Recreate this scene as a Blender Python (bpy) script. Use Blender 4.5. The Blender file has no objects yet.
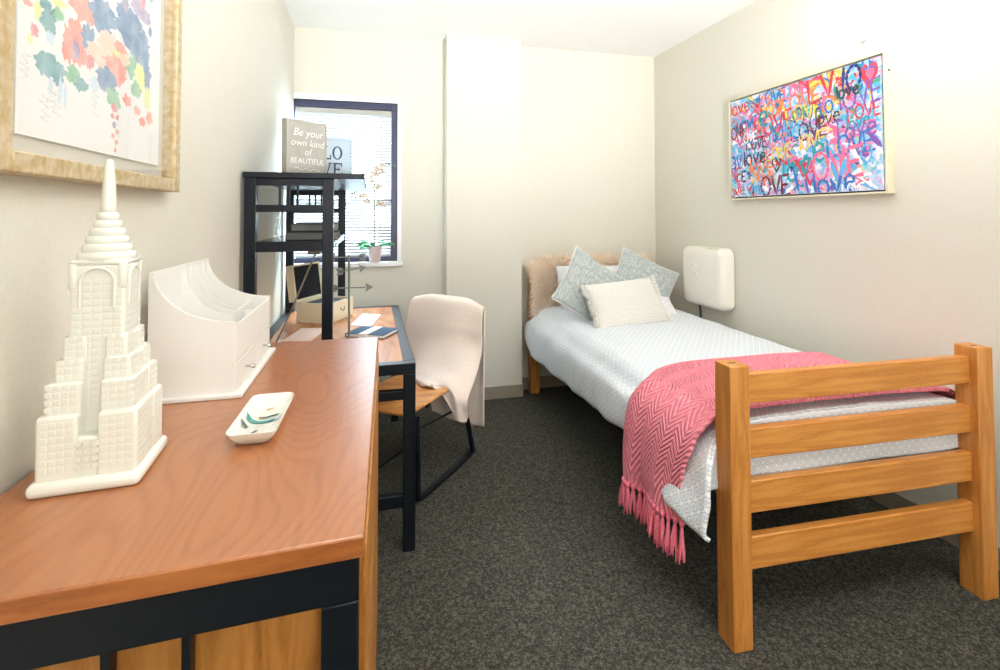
import bpy, bmesh, math, random
from mathutils import Vector, Matrix, noise
random.seed(7)
SC = bpy.context.scene
COL = SC.collection
PI = math.pi

# ------------------------------------------------------------------ helpers
def lin(c):
    return tuple((v/12.92 if v <= .04045 else ((v+.055)/1.055)**2.4) for v in c)
def rgb(r, g, b):
    return lin((r/255, g/255, b/255)) + (1,)

WL = {}          # world location of every object
class MB:
    def __init__(s): s.v = []; s.f = []; s.m = []; s.uv = {}; s.cm = 0
    def add(s, vs, fs, uvs=None):
        o = len(s.v); s.v += [tuple(p) for p in vs]
        for k, f in enumerate(fs):
            if uvs: s.uv[len(s.f)] = [uvs[i] for i in f]
            s.f.append([i+o for i in f]); s.m.append(s.cm)
    def hexa(s, p):      # 4 bottom ccw + 4 top ccw
        s.add(p, [(3,2,1,0),(4,5,6,7),(0,1,5,4),(1,2,6,5),(2,3,7,6),(3,0,4,7)])
    def box(s, x0, x1, y0, y1, z0, z1, fn=None):
        p = [(x0,y0,z0),(x1,y0,z0),(x1,y1,z0),(x0,y1,z0),(x0,y0,z1),(x1,y0,z1),(x1,y1,z1),(x0,y1,z1)]
        if fn: p = [fn(*q) for q in p]
        s.hexa(p)
    def bar(s, a, b, w, h, up=(0,0,1)):
        a, b = Vector(a), Vector(b); d = (b-a).normalized(); u = Vector(up)
        sd = d.cross(u).normalized(); u = sd.cross(d).normalized()
        sd *= w/2; u *= h/2
        s.hexa([a-sd-u, a+sd-u, b+sd-u, b-sd-u, a-sd+u, a+sd+u, b+sd+u, b-sd+u])
    def tube(s, pts, r, n=8, caps=True):
        pts = [Vector(p) for p in pts]; N = len(pts)
        rs = r if isinstance(r, (list, tuple)) else [r]*N
        vs = []; t0 = (pts[1]-pts[0]).normalized()
        ref = Vector((0,0,1)) if abs(t0.z) < .9 else Vector((1,0,0))
        u = t0.cross(ref).normalized()
        for i in range(N):
            t = (pts[min(i+1,N-1)]-pts[max(i-1,0)])
            t = t.normalized() if t.length > 1e-9 else t0
            u = (u - t*u.dot(t)); u = u.normalized() if u.length > 1e-6 else t.orthogonal().normalized()
            w = t.cross(u)
            for k in range(n):
                a = 2*PI*k/n; vs.append(pts[i] + (u*math.cos(a)+w*math.sin(a))*rs[i])
        fs = [(i*n+k, i*n+(k+1)%n, (i+1)*n+(k+1)%n, (i+1)*n+k) for i in range(N-1) for k in range(n)]
        if caps:
            fs.append(tuple(range(n-1,-1,-1))); fs.append(tuple((N-1)*n+k for k in range(n)))
        s.add(vs, fs)
    def lathe(s, prof, c, n=24):
        vs = []
        for r, z in prof:
            for k in range(n):
                a = 2*PI*k/n; vs.append((c[0]+r*math.cos(a), c[1]+r*math.sin(a), c[2]+z))
        N = len(prof)
        fs = [(i*n+k, i*n+(k+1)%n, (i+1)*n+(k+1)%n, (i+1)*n+k) for i in range(N-1) for k in range(n)]
        fs.append(tuple(range(n-1,-1,-1))); fs.append(tuple((N-1)*n+k for k in range(n)))
        s.add(vs, fs)
    def grid(s, nu, nv, fn, uvf=None, wrap=False):
        vs = [fn(i/(nu-1), j/(nv-1)) for j in range(nv) for i in range(nu)]
        uvs = [uvf(i/(nu-1), j/(nv-1)) for j in range(nv) for i in range(nu)] if uvf else None
        fs = [(j*nu+i, j*nu+i+1, (j+1)*nu+i+1, (j+1)*nu+i) for j in range(nv-1) for i in range(nu-1)]
        s.add(vs, fs, uvs)
    def prism(s, poly, fn, d0, d1):      # fn(u, v, d)
        n = len(poly)
        vs = [fn(u, v, d0) for u, v in poly] + [fn(u, v, d1) for u, v in poly]
        fs = [tuple(range(n-1,-1,-1)), tuple(range(n, 2*n))] + [(i, (i+1)%n, n+(i+1)%n, n+i) for i in range(n)]
        s.add(vs, fs)
    def build(s, name, mats, parent=None, smooth=False, bevel=0, solid=0, sub=0, weld=False, local=False, fix=True, seg=2, angle=40):
        me = bpy.data.meshes.new(name)
        vs = [Vector(p) for p in s.v]
        if local: c = Vector((0,0,0))
        else:
            lo = [min(p[i] for p in vs) for i in range(3)]; hi = [max(p[i] for p in vs) for i in range(3)]
            c = Vector(((lo[0]+hi[0])/2, (lo[1]+hi[1])/2, lo[2]))
        me.from_pydata([p-c for p in vs], [], s.f)
        if not isinstance(mats, (list, tuple)): mats = [mats]
        for m in mats: me.materials.append(m)
        for i, p in enumerate(me.polygons):
            p.material_index = s.m[i]; p.use_smooth = smooth
        if s.uv:
            l = me.uv_layers.new(name='UVMap')
            for i, p in enumerate(me.polygons):
                if i in s.uv:
                    for k, li in enumerate(p.loop_indices): l.data[li].uv = s.uv[i][k]
        bm = bmesh.new(); bm.from_mesh(me)
        if weld: bmesh.ops.remove_doubles(bm, verts=bm.verts, dist=1e-4)
        if fix: bmesh.ops.recalc_face_normals(bm, faces=bm.faces)
        bm.to_mesh(me); bm.free()
        o = bpy.data.objects.new(name, me); COL.objects.link(o)
        o.location = c
        if local: WL[o] = Vector((0,0,0))
        else: WL[o] = c
        if parent:
            o.parent = parent
            if not local: o.matrix_parent_inverse = Matrix.Translation(-WL[parent])
        if smooth and angle and not sub:
            me.set_sharp_from_angle(angle=math.radians(angle))
        if solid:
            m = o.modifiers.new('solid', 'SOLIDIFY'); m.thickness = solid; m.offset = -1
        if bevel:
            m = o.modifiers.new('bevel', 'BEVEL'); m.width = bevel; m.segments = seg; m.limit_method = 'ANGLE'; m.angle_limit = .6
            for p in me.polygons: p.use_smooth = True
            me.set_sharp_from_angle(angle=math.radians(35))
        if sub:
            m = o.modifiers.new('sub', 'SUBSURF'); m.levels = sub; m.render_levels = sub
        return o

def tag(o, label, cat, group=None):
    o['label'] = label; o['category'] = cat
    if group: o['group'] = group
    return o
def thing(name, loc, label, cat, group=None):
    o = bpy.data.objects.new(name, None); COL.objects.link(o); o.location = loc; o.empty_display_size = .05
    WL[o] = Vector(loc)
    return tag(o, label, cat, group)
def struct(o):
    o['kind'] = 'structure'; return o
def text_to(mb, body, size, fn, align='CENTER', depth=0, offset=0, shear=0, space=1):
    cu = bpy.data.curves.new('t', 'FONT'); cu.body = body; cu.size = size; cu.align_x = align
    cu.offset = offset; cu.shear = shear; cu.resolution_u = 3; cu.space_character = space
    ob = bpy.data.objects.new('t', cu); COL.objects.link(ob)
    dg = bpy.context.evaluated_depsgraph_get()
    me = bpy.data.meshes.new_from_object(ob.evaluated_get(dg))
    mb.add([fn(v.co.x, v.co.y) for v in me.vertices], [tuple(p.vertices) for p in me.polygons])
    bpy.data.objects.remove(ob); bpy.data.curves.remove(cu); bpy.data.meshes.remove(me)

# ------------------------------------------------------------------ materials
def new_mat(name):
    m = bpy.data.materials.new(name); m.use_nodes = True
    nt = m.node_tree; b = nt.nodes['Principled BSDF']
    return m, nt, b
def N(nt, t, **k):
    n = nt.nodes.new(t)
    for a, v in k.items():
        if a in n.inputs.keys() if isinstance(a, str) else False: n.inputs[a].default_value = v
        else: setattr(n, a, v)
    return n
def L(nt, a, b): nt.links.new(a, b)
def ramp(nt, fac, stops):
    r = nt.nodes.new('ShaderNodeValToRGB'); e = r.color_ramp.elements
    while len(e) < len(stops): e.new(.5)
    for i, (p, c) in enumerate(stops): e[i].position = p; e[i].color = c
    L(nt, fac, r.inputs['Fac']); return r
def coords(nt, scale=(1,1,1), src='Object', rot=(0,0,0)):
    tc = nt.nodes.new('ShaderNodeTexCoord'); mp = nt.nodes.new('ShaderNodeMapping')
    mp.inputs['Scale'].default_value = scale; mp.inputs['Rotation'].default_value = rot
    L(nt, tc.outputs[src], mp.inputs['Vector']); return mp.outputs['Vector']
def bump(nt, b, h, strength=.3, dist=.005):
    n = nt.nodes.new('ShaderNodeBump'); n.inputs['Strength'].default_value = strength; n.inputs['Distance'].default_value = dist
    L(nt, h, n.inputs['Height']); L(nt, n.outputs['Normal'], b.inputs['Normal'])
def plain(name, c, rough=.5, metal=0, spec=.5, nb=None):
    m, nt, b = new_mat(name)
    b.inputs['Base Color'].default_value = c; b.inputs['Roughness'].default_value = rough; b.inputs['Metallic'].default_value = metal
    b.inputs['Specular IOR Level'].default_value = spec
    if nb:
        n = N(nt, 'ShaderNodeTexNoise'); n.inputs['Scale'].default_value = nb[0]; n.inputs['Detail'].default_value = 3
        L(nt, coords(nt), n.inputs['Vector']); bump(nt, b, n.outputs['Fac'], nb[1], nb[2])
    return m
def noisy(name, c1, c2, scale=20, rough=.8, bs=.3, bd=.003, stretch=(1,1,1), p=(.35,.65), detail=6, src='Object'):
    m, nt, b = new_mat(name)
    n = N(nt, 'ShaderNodeTexNoise'); n.inputs['Scale'].default_value = scale; n.inputs['Detail'].default_value = detail
    L(nt, coords(nt, stretch, src), n.inputs['Vector'])
    r = ramp(nt, n.outputs['Fac'], [(p[0], c1), (p[1], c2)])
    L(nt, r.outputs['Color'], b.inputs['Base Color']); b.inputs['Roughness'].default_value = rough
    b.inputs['Specular IOR Level'].default_value = .3
    if bs: bump(nt, b, n.outputs['Fac'], bs, bd)
    return m
def wood(name, c1, c2, c3, stretch, rough=.35, wave=None, spec=.5, fine=60):
    m, nt, b = new_mat(name)
    v = coords(nt, stretch)
    n = N(nt, 'ShaderNodeTexNoise'); n.inputs['Scale'].default_value = 2.2; n.inputs['Detail'].default_value = 2.5; n.inputs['Distortion'].default_value = .6
    L(nt, v, n.inputs['Vector'])
    mu = N(nt, 'ShaderNodeMath', operation='MULTIPLY'); L(nt, n.outputs['Fac'], mu.inputs[0]); mu.inputs[1].default_value = wave or 9
    fr = N(nt, 'ShaderNodeMath', operation='PINGPONG'); L(nt, mu.outputs[0], fr.inputs[0]); fr.inputs[1].default_value = 1
    g = N(nt, 'ShaderNodeTexNoise'); g.inputs['Scale'].default_value = fine; g.inputs['Detail'].default_value = 4
    L(nt, v, g.inputs['Vector'])
    mx = N(nt, 'ShaderNodeMath', operation='MULTIPLY_ADD'); L(nt, g.outputs['Fac'], mx.inputs[0]); mx.inputs[1].default_value = .55
    ad = N(nt, 'ShaderNodeMath', operation='MULTIPLY'); L(nt, fr.outputs[0], ad.inputs[0]); ad.inputs[1].default_value = .5
    L(nt, ad.outputs[0], mx.inputs[2])
    r = ramp(nt, mx.outputs[0], [(.15, c1), (.5, c2), (.85, c3)])
    L(nt, r.outputs['Color'], b.inputs['Base Color']); b.inputs['Roughness'].default_value = rough
    b.inputs['Specular IOR Level'].default_value = spec
    bump(nt, b, g.outputs['Fac'], .06, .001)
    return m

WALL_W = noisy('wall_paint', rgb(217,213,200), rgb(220,217,205), 90, .75, .12, .0012)
CEIL = noisy('ceiling_texture', rgb(240,241,240), rgb(253,253,253), 160, .9, .9, .006, detail=4)
def carpet():
    m, nt, b = new_mat('carpet')
    v = coords(nt)
    n = N(nt, 'ShaderNodeTexNoise'); n.inputs['Scale'].default_value = 210; n.inputs['Detail'].default_value = 2
    n2 = N(nt, 'ShaderNodeTexNoise'); n2.inputs['Scale'].default_value = 95; n2.inputs['Detail'].default_value = 3
    L(nt, v, n.inputs['Vector']); L(nt, v, n2.inputs['Vector'])
    a = N(nt, 'ShaderNodeMath', operation='ADD'); L(nt, n.outputs['Fac'], a.inputs[0]); L(nt, n2.outputs['Fac'], a.inputs[1])
    h = N(nt, 'ShaderNodeMath', operation='MULTIPLY'); L(nt, a.outputs[0], h.inputs[0]); h.inputs[1].default_value = .5
    r = ramp(nt, h.outputs[0], [(.36, rgb(38,39,37)), (.5, rgb(70,70,64)), (.66, rgb(116,112,100))])
    L(nt, r.outputs['Color'], b.inputs['Base Color']); b.inputs['Roughness'].default_value = 1
    b.inputs['Specular IOR Level'].default_value = .1
    bump(nt, b, h.outputs[0], .9, .008)
    return m
CARPET = carpet()
BASEB = plain('vinyl_baseboard', rgb(150,142,126), .5)
WHITE_TRIM = plain('white_trim', rgb(240,242,245), .4)
DARKFRAME = plain('window_frame_paint', rgb(52,54,84), .4)
BLACK = plain('black_metal', rgb(8,16,24), .4, 0, .35)
BLIND = plain('blind_vinyl', rgb(226,228,228), .5)
def cathedral(name, c1, c2, c3):
    m, nt, b = new_mat(name)
    n = N(nt, 'ShaderNodeTexNoise'); n.inputs['Scale'].default_value = 1.5; n.inputs['Detail'].default_value = 1.2; n.inputs['Roughness'].default_value = .35; n.inputs['Distortion'].default_value = .35
    L(nt, coords(nt, (2.6, .95, 1)), n.inputs['Vector'])
    mu = N(nt, 'ShaderNodeMath', operation='MULTIPLY'); L(nt, n.outputs['Fac'], mu.inputs[0]); mu.inputs[1].default_value = 34
    fr = N(nt, 'ShaderNodeMath', operation='FRACT'); L(nt, mu.outputs[0], fr.inputs[0])
    r1 = ramp(nt, fr.outputs[0], [(0, (.45, .45, .45, 1)), (.3, (.75, .75, .75, 1)), (.75, (.8, .8, .8, 1)), (1, (.47, .47, .47, 1))])
    g = N(nt, 'ShaderNodeTexNoise'); g.inputs['Scale'].default_value = 1; g.inputs['Detail'].default_value = 4
    L(nt, coords(nt, (120, 9, 60)), g.inputs['Vector'])
    mx = N(nt, 'ShaderNodeMath', operation='MULTIPLY_ADD'); L(nt, g.outputs['Fac'], mx.inputs[0]); mx.inputs[1].default_value = .5
    s2 = N(nt, 'ShaderNodeMath', operation='MULTIPLY_ADD'); L(nt, r1.outputs['Color'], s2.inputs[0]); s2.inputs[1].default_value = .7; s2.inputs[2].default_value = -.12
    L(nt, s2.outputs[0], mx.inputs[2])
    r = ramp(nt, mx.outputs[0], [(.1, c1), (.5, c2), (.85, c3)])
    L(nt, r.outputs['Color'], b.inputs['Base Color']); b.inputs['Roughness'].default_value = .36; b.inputs['Specular IOR Level'].default_value = .8
    return m
TOPW = cathedral('cherry_laminate', rgb(128,68,30), rgb(160,92,42), rgb(176,110,58))
for _m in (TOPW,):
    _b = _m.node_tree.nodes['Principled BSDF']; _b.inputs['Coat Weight'].default_value = .5; _b.inputs['Coat IOR'].default_value = 1.8; _b.inputs['Coat Roughness'].default_value = .3
EDGEW = wood('cherry_edge_band', rgb(140,78,34), rgb(170,100,48), rgb(184,116,60), (1.2, 14, 14), .36, 5)
DRESSW = wood('dresser_wood', rgb(138,84,28), rgb(172,112,46), rgb(190,130,62), (14, 14, 1.2), .4, 6)
DESKW = wood('desk_laminate', rgb(168,104,62), rgb(196,130,82), rgb(210,148,100), (3.5, .8, 3), .25, 8)
BEDWX = wood('maple_rail', rgb(176,106,40), rgb(207,140,66), rgb(220,158,84), (1.0, 12, 12), .38, 4)
BEDWZ = wood('maple_post', rgb(172,104,40), rgb(204,138,66), rgb(218,156,84), (12, 12, 1.0), .38, 4)
SEATW = wood('bent_plywood', rgb(178,112,50), rgb(212,146,80), rgb(224,164,98), (2, 9, 2), .3, 5)
CERAM = plain('white_glaze', rgb(226,226,216), .16, 0, .7)
ORGW = plain('white_lacquer', rgb(232,231,226), .4)
CHROME = plain('knob_metal', rgb(190,188,182), .25, .9)
GOLD = noisy('gold_leaf', rgb(190,164,116), rgb(214,198,168), 60, .4, .3, .001)
GOLD.node_tree.nodes['Principled BSDF'].inputs['Metallic'].default_value = .35
PAPER = plain('white_paper', rgb(236,237,236), .8)
MATB = plain('mat_board', rgb(205,202,192), .8)
SLOT = plain('slot_shadow_wood', rgb(84,50,24), .7)
CHAMP = plain('champagne_frame', rgb(214,208,182), .35, .1)
GAPB = plain('frame_gap', rgb(50,52,60), .7)
PLASTIC = plain('ivory_plastic', rgb(236,232,222), .35)
CORDK = plain('dark_cord', rgb(60,66,66), .5)
def glass():
    m = bpy.data.materials.new('clear_glass'); m.use_nodes = True; nt = m.node_tree; nt.nodes.clear()
    o = nt.nodes.new('ShaderNodeOutputMaterial'); mx = nt.nodes.new('ShaderNodeMixShader'); lw = nt.nodes.new('ShaderNodeLayerWeight')
    t = nt.nodes.new('ShaderNodeBsdfTransparent'); g = nt.nodes.new('ShaderNodeBsdfGlossy'); g.inputs['Roughness'].default_value = .02
    pw = nt.nodes.new('ShaderNodeMath'); pw.operation = 'POWER'; L(nt, lw.outputs['Facing'], pw.inputs[0]); pw.inputs[1].default_value = 4
    ml = nt.nodes.new('ShaderNodeMath'); ml.operation = 'MULTIPLY_ADD'; L(nt, pw.outputs[0], ml.inputs[0]); ml.inputs[1].default_value = .5; ml.inputs[2].default_value = .025
    L(nt, ml.outputs[0], mx.inputs[0]); L(nt, t.outputs[0], mx.inputs[1]); L(nt, g.outputs[0], mx.inputs[2]); L(nt, mx.outputs[0], o.inputs[0])
    return m
GLASS = glass()

# ------------------------------------------------------------------ room
XL, XR, YB, YF, ZC = -.557, 2.407, 3.9185, -4.2, 2.797
def one(name, bx, mat, **k):
    b = MB()
    for q in (bx if isinstance(bx[0], (list, tuple)) else [bx]): b.box(*q)
    return struct(b.build(name, mat, **k))
one('floor', (XL-.15, XR+.15, YF-.15, YB+.15, -.1, 0), CARPET)
one('ceiling', (XL-.15, XR+.15, YF-.15, YB+.15, ZC, ZC+.1), CEIL)
one('wall_left', (XL-.15, XL, YF-.15, YB+.15, 0, ZC), WALL_W)
one('wall_right', (XR, XR+.15, YF-.15, YB+.15, 0, ZC), WALL_W)
one('wall_front', (XL, XR, YF-.15, YF, 0, ZC), WALL_W)
WX0, WX1, WZ0, WZ1 = XL, .19, 1.062, 2.268          # clear opening
one('wall_back', [(WX1, XR, YB, YB+.15, 0, ZC), (WX0, WX1, YB, YB+.15, 0, WZ0), (WX0, WX1, YB, YB+.15, WZ1, ZC)], WALL_W)
one('wall_pillar', (.5512, 1.1395, 3.774, YB, 0, ZC), WALL_W)
one('baseboard_back', [(XL, .5512, YB-.008, YB, .004, .095), (1.1395, XR, YB-.008, YB, .004, .095)], BASEB)
one('baseboard_pillar', [(.5432, 1.1475, 3.766, 3.774, .004, .095), (.5432, .5512, 3.774, YB-.008, .004, .095), (1.1395, 1.1475, 3.774, YB-.008, .004, .095)], BASEB)
one('baseboard_right', (XR-.008, XR, YF, YB-.008, .004, .095), BASEB)
one('baseboard_left', (XL, XL+.008, YF, YB-.008, .004, .095), BASEB)
# window casing, sill, frame, pane
one('trim_1', [(WX1, WX1+.032, YB-.012, YB+.03, WZ0, WZ1+.044), (WX0, WX1, YB-.012, YB+.03, WZ1, WZ1+.044)], WHITE_TRIM, bevel=.003)
one('trim_2', (WX0, WX1+.04, YB-.05, YB+.012, WZ0-.036, WZ0), WHITE_TRIM, bevel=.006)
b = MB(); y0, y1 = YB+.012, YB+.06
fx0, fx1, fz0, fz1 = WX0-.035, WX1, WZ0, WZ1
b.box(fx0, fx0+.042, y0, y1, fz0, fz1); b.box(fx1-.044, fx1, y0, y1, fz0, fz1)
b.box(fx0+.042, fx1-.044, y0, y1, fz0, fz0+.035); b.box(fx0+.042, fx1-.044, y0, y1, fz1-.05, fz1)
win = struct(b.build('window_1', DARKFRAME, bevel=.003))
b = MB(); b.box(fx0+.04, fx1-.042, YB+.075, YB+.08, fz0+.0, fz1)
b.build('window_pane', GLASS, win)
b = MB(); b.box(fx0+.042, fx1-.044, y0+.052, y0+.07, fz0+.44, fz0+.475)
b.build('sash_bar', plain('sash_grey', rgb(150,152,160), .5), win)
# venetian blind
bx0, bx1, by_ = fx0+.046, fx1-.049, YB+.047
bl = thing('venetian_blind', ((bx0+bx1)/2, by_, fz0+.036), 'white horizontal slatted blind hanging in the dark framed window', 'blind')
b = MB(); b.box(bx0, bx1, by_-.02, by_+.02, fz1-.095, fz1-.052); b.build('headrail', plain('headrail_grey', rgb(176,176,168), .5), bl, bevel=.004)
b = MB()
z = fz0+.075
while z < fz1-.1:
    s, c = math.sin(.5)*.0125, math.cos(.5)*.0125
    b.add([(bx0, by_-c, z-s), (bx1, by_-c, z-s), (bx1, by_, z+.0015), (bx0, by_, z+.0015), (bx1, by_+c, z+s), (bx0, by_+c, z+s)], [(0,1,2,3), (3,2,4,5)])
    z += .0235
b.build('slats', BLIND, bl, smooth=True, solid=.0008)
b = MB(); b.box(bx0, bx1, by_-.013, by_+.013, fz0+.042, fz0+.058); b.build('bottom_rail', BLIND, bl, bevel=.003)
for xx in (bx0+.1, bx1-.1):
    b = MB(); b.tube([(xx, by_-.016, fz0+.05), (xx, by_-.016, fz1-.06)], .0012, 6); b.build('ladder_cord', BLIND, bl)
b = MB(); b.tube([(bx1-.07, by_-.022, fz0+.62), (bx1-.07, by_-.022, fz1-.08)], .0035, 8); b.build('tilt_wand', plain('clear_wand', rgb(190,196,200), .2), bl)
# outside
b = MB(); b.box(-150, 150, YB+.6, 260, -3.6, -3.5); struct(b.build('ground', noisy('outside_paving', rgb(120,128,120), rgb(150,156,148), .3, .9, 0)))

# ------------------------------------------------------------------ dresser (slightly skewed footprint)
DZ = .985
dq = [(-.545, .679), (-.008, .70), (.0245, 1.816), (-.545, 1.822)]
def DQ(a, b_, z):
    p = [Vector(q) for q in dq]
    v = p[0]*(1-a)*(1-b_) + p[1]*a*(1-b_) + p[2]*a*b_ + p[3]*(1-a)*b_
    return (v.x, v.y, z)
dr = thing('dresser', (-.27, 1.25, 0), 'dresser with cherry coloured top and black metal end frame against left wall', 'dresser')
b = MB(); b.box(0, 1, 0, 1, DZ-.027, DZ, DQ); b.build('dresser_top', TOPW, dr, bevel=.003)
b = MB(); b.box(.0, 1, -.0025, -.0002, DZ-.0265, DZ-.001, DQ); b.build('edge_band', EDGEW, dr, bevel=.0008)
b = MB(); t = DZ-.029
b.box(.0, .987, .004, .03, t-.058, t, DQ); b.box(.90, .987, .004, .03, 0, t-.058, DQ); b.box(0, .085, .004, .03, 0, t-.058, DQ)
b.box(.085, .90, .004, .03, .06, .1, DQ)
b.build('end_frame', BLACK, dr, bevel=.002)
for a in (.29, .445, .601):
    b = MB(); b.box(a, a+.019, .008, .024, .1, t-.058, DQ); b.build('end_bar', BLACK, dr, bevel=.001)
b = MB(); b.box(.02, .965, .034, .05, .02, t, DQ); b.build('side_panel', DRESSW, dr)
b = MB(); b.box(.02, .965, .95, .966, .02, t, DQ); b.build('side_panel', DRESSW, dr)
b = MB(); b.box(0, .987, .97, .996, t-.058, t, DQ); b.box(.90, .987, .97, .996, 0, t-.058, DQ); b.box(0, .085, .97, .996, 0, t-.058, DQ)
b.build('end_frame', BLACK, dr, bevel=.002)
b = MB(); b.box(.01, .03, .05, .95, .05, t, DQ); b.box(.03, .965, .05, .95, .06, .08, DQ); b.build('back_panel', DRESSW, dr)
b = MB(); b.box(.952, .972, .05, .95, .05, t, DQ); b.build('face_frame', DRESSW, dr)
for k in range(4):
    z0 = .09+k*.216
    b = MB(); b.box(.974, 1.004, .045, .955, z0, z0+.205, DQ); d = b.build('drawer', DRESSW, dr, bevel=.004)

# ------------------------------------------------------------------ tower figurine
tw = thing('skyscraper_figurine', (-.43, .99, DZ), 'tall white glazed ceramic skyscraper figurine with stepped base and pointed spire', 'figurine')
ta = math.radians(4); tc = Vector((-.430, .984, DZ)); TS = .885
def T(x, y, z):
    x *= TS; y *= TS
    return (tc.x+x*math.cos(ta)-y*math.sin(ta), tc.y+x*math.sin(ta)+y*math.cos(ta), tc.z+z)
b = MB(); b.box(-.083, .083, -.085, .085, 0, .022, T); b.build('plinth', CERAM, tw, bevel=.009, seg=3)
def cross_poly(h, n):    # square with notched corners
    return [(-h, -h+n), (-h+n, -h+n), (-h+n, -h), (h-n, -h), (h-n, -h+n), (h, -h+n), (h, h-n), (h-n, h-n), (h-n, h), (-h+n, h), (-h+n, h-n), (-h, h-n)]
b = MB()
for h, z0, z1 in ((.074, .018, .118), (.0655, .11, .165), (.0565, .16, .198), (.0485, .19, .232)):
    # setback wings: corner blocks around the shaft, leaving a recessed bay in the middle of each face
    for sx in (-1, 1):
        for sy in (-1, 1):
            xs = sorted((sx*.014, sx*h)); ys = sorted((sy*.014, sy*h))
            b.box(xs[0], xs[1], ys[0], ys[1], z0, z1, T)
for h, z1 in ((.074, .118), (.0655, .165), (.0565, .198), (.0485, .232)):
    for sg_ in (-1, 1):
        xs = sorted((sg_*.02, sg_*(h-.0012))); b.box(xs[0], xs[1], -.03, .03, .018, z1-.001, T)
b.box(-.071, .071, -.071, .071, .018, .082, T)
b.build('setback_block', CERAM, tw, bevel=.005, seg=3)
b = MB(); b.box(-.0425, .0425, -.0425, .0425, .07, .345, T); b.build('shaft', CERAM, tw, bevel=.004, seg=2)
# window relief: rows of small ridges
b = MB()
z = .09
while z < .32:
    for rot in range(4):
        for k in range(-2, 3):
            u0 = k*.0155-.0062; u1 = u0+.0124
            def RT(x, y, zz, r=rot):
                for _ in range(r): x, y = -y, x
                return T(x, y, zz)
            b.box(u0, u1, -.0432, -.042, z, z+.0075, RT)
    z += .0112
for z in [.034+.0112*i for i in range(7)]:
    for rot in range(4):
        for k in range(-5, 6):
            if abs(k) < 2 and z > .078: continue
            def RT(x, y, zz, r=rot):
                for _ in range(r): x, y = -y, x
                return T(x, y, zz)
            b.box(k*.0124-.0048, k*.0124+.0048, -.0745, -.073, z, z+.0075, RT)
for h, za, zb in ((.0655, .122, .16), (.0565, .168, .194), (.0485, .203, .228)):
    z = za
    while z+.0065 < zb+.004:
        for rot in range(4):
            for sgn in (-1, 1):
                q = .018
                while q+.0095 < h:
                    def RT(x, y, zz, r=rot):
                        for _ in range(r): x, y = -y, x
                        return T(x, y, zz)
                    u = sorted((sgn*q, sgn*(q+.0095)))
                    b.box(u[0], u[1], -h-.0005, -h+.001, z, z+.0075, RT); q += .0124
        z += .0112
b.build('window_relief', CERAM, tw, bevel=.0006, seg=2)
# crown: shoulders with arches then ribbed cone then spire
b = MB()
for sx in (-1, 1):
    for sy in (-1, 1):
        xs = sorted((sx*.03, sx*.0445)); ys = sorted((sy*.03, sy*.0445))
        b.box(xs[0], xs[1], ys[0], ys[1], .305, .350, T)
b.box(-.0438, .0438, -.0438, .0438, .343, .354, T)
b.build('crown_block', CERAM, tw, bevel=.006, seg=3)
b = MB()
for rot in range(4):
    pts = []
    for i in range(13):
        a = PI*i/12; x, y, z = -.026*math.cos(a), -.0432, .318+.022*math.sin(a)
        for _ in range(rot): x, y = -y, x
        pts.append(T(x, y, z))
    p0, p1 = Vector(pts[0]), Vector(pts[-1])
    b.tube([p0-Vector((0,0,.04))]+pts+[p1-Vector((0,0,.04))], .0028, 6)
b.build('crown_arch', CERAM, tw, smooth=True)
prof = []
for i in range(6):
    t0 = i/6; r = .0285*(1-t0)**1.1+.0108; zz = .352+.078*t0
    prof += [(r, zz), (r+.0012, zz+.004), (r+.0006, zz+.009), (r-.0028, zz+.0128)]
b = MB(); b.lathe([(.0, .352)]+prof+[(.0105, .43), (0, .431)], tc, 32); b.build('crown_cone', CERAM, tw, smooth=True, weld=True, angle=50)
b = MB(); b.lathe([(0, .42), (.0112, .428), (.0106, .44), (.0098, .47), (.0078, .5), (.0066, .513), (.0045, .519), (0, .5205)], tc, 24); b.build('spire', CERAM, tw, smooth=True, weld=True, angle=60)

# ------------------------------------------------------------------ desk organiser
og = thing('desk_organizer', (-.385, 1.5, DZ), 'white desk organizer with curved divider sides and two small drawers on the dresser', 'desk organizer')
ox0, ox1, oy0, oy1, oz = -.488, -.306, 1.30, 1.70, DZ
b = MB(); b.box(ox0-.0, ox1+.016, oy0-.012, oy1+.014, oz, oz+.011); b.build('base_board', ORGW, og, bevel=.003)
def curve_side(front=.175, back=.295, n=18, x0=ox0, x1=ox1-.0):
    pts = [(x0, .011), (x1, .011), (x1, front-.012)]
    for i in range(n+1):
        t = i/n
        a = t*PI/2
        x = x1 - (x1-x0-.008)*(1-math.cos(a)) if False else x1-(x1-x0-.01)*math.sin(a*1.0)
        z = front + (back-front)*(1-math.cos(a))**1.0
        pts.append((x, z))
    pts.append((x0, back))
    return pts
side = curve_side()
for yy in (oy0, oy1-.007):
    b = MB(); b.prism(side, lambda u, v, d: (u, d, oz+v), yy, yy+.007); b.build('side_panel', ORGW, og)
for yy in (1.486, 1.54, 1.59, 1.642):
    pd = [(x, max(z, .09)) for x, z in curve_side(.16, .288, 18, ox0+.004, -.36)]
    b = MB(); b.prism(pd, lambda u, v, d: (u, d, oz+v), yy, yy+.005); b.build('divider', ORGW, og)
b = MB(); b.box(ox0, ox0+.006, oy0+.007, oy1-.007, oz+.011, oz+.295); b.build('back_panel', ORGW, og)
b = MB(); b.box(ox1-.007, ox1, oy0+.007, oy1-.007, oz+.082, oz+.165); b.build('front_panel', ORGW, og)
b = MB(); b.box(-.362, -.357, oy0+.2, oy1-.007, oz+.085, oz+.163); b.box(-.357, ox1-.007, 1.6, 1.605, oz+.085, oz+.15); b.build('divider', ORGW, og)
b = MB(); b.box(ox0+.006, ox1-.007, oy0+.007, oy1-.007, oz+.078, oz+.084); b.build('shelf', ORGW, og)
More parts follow.
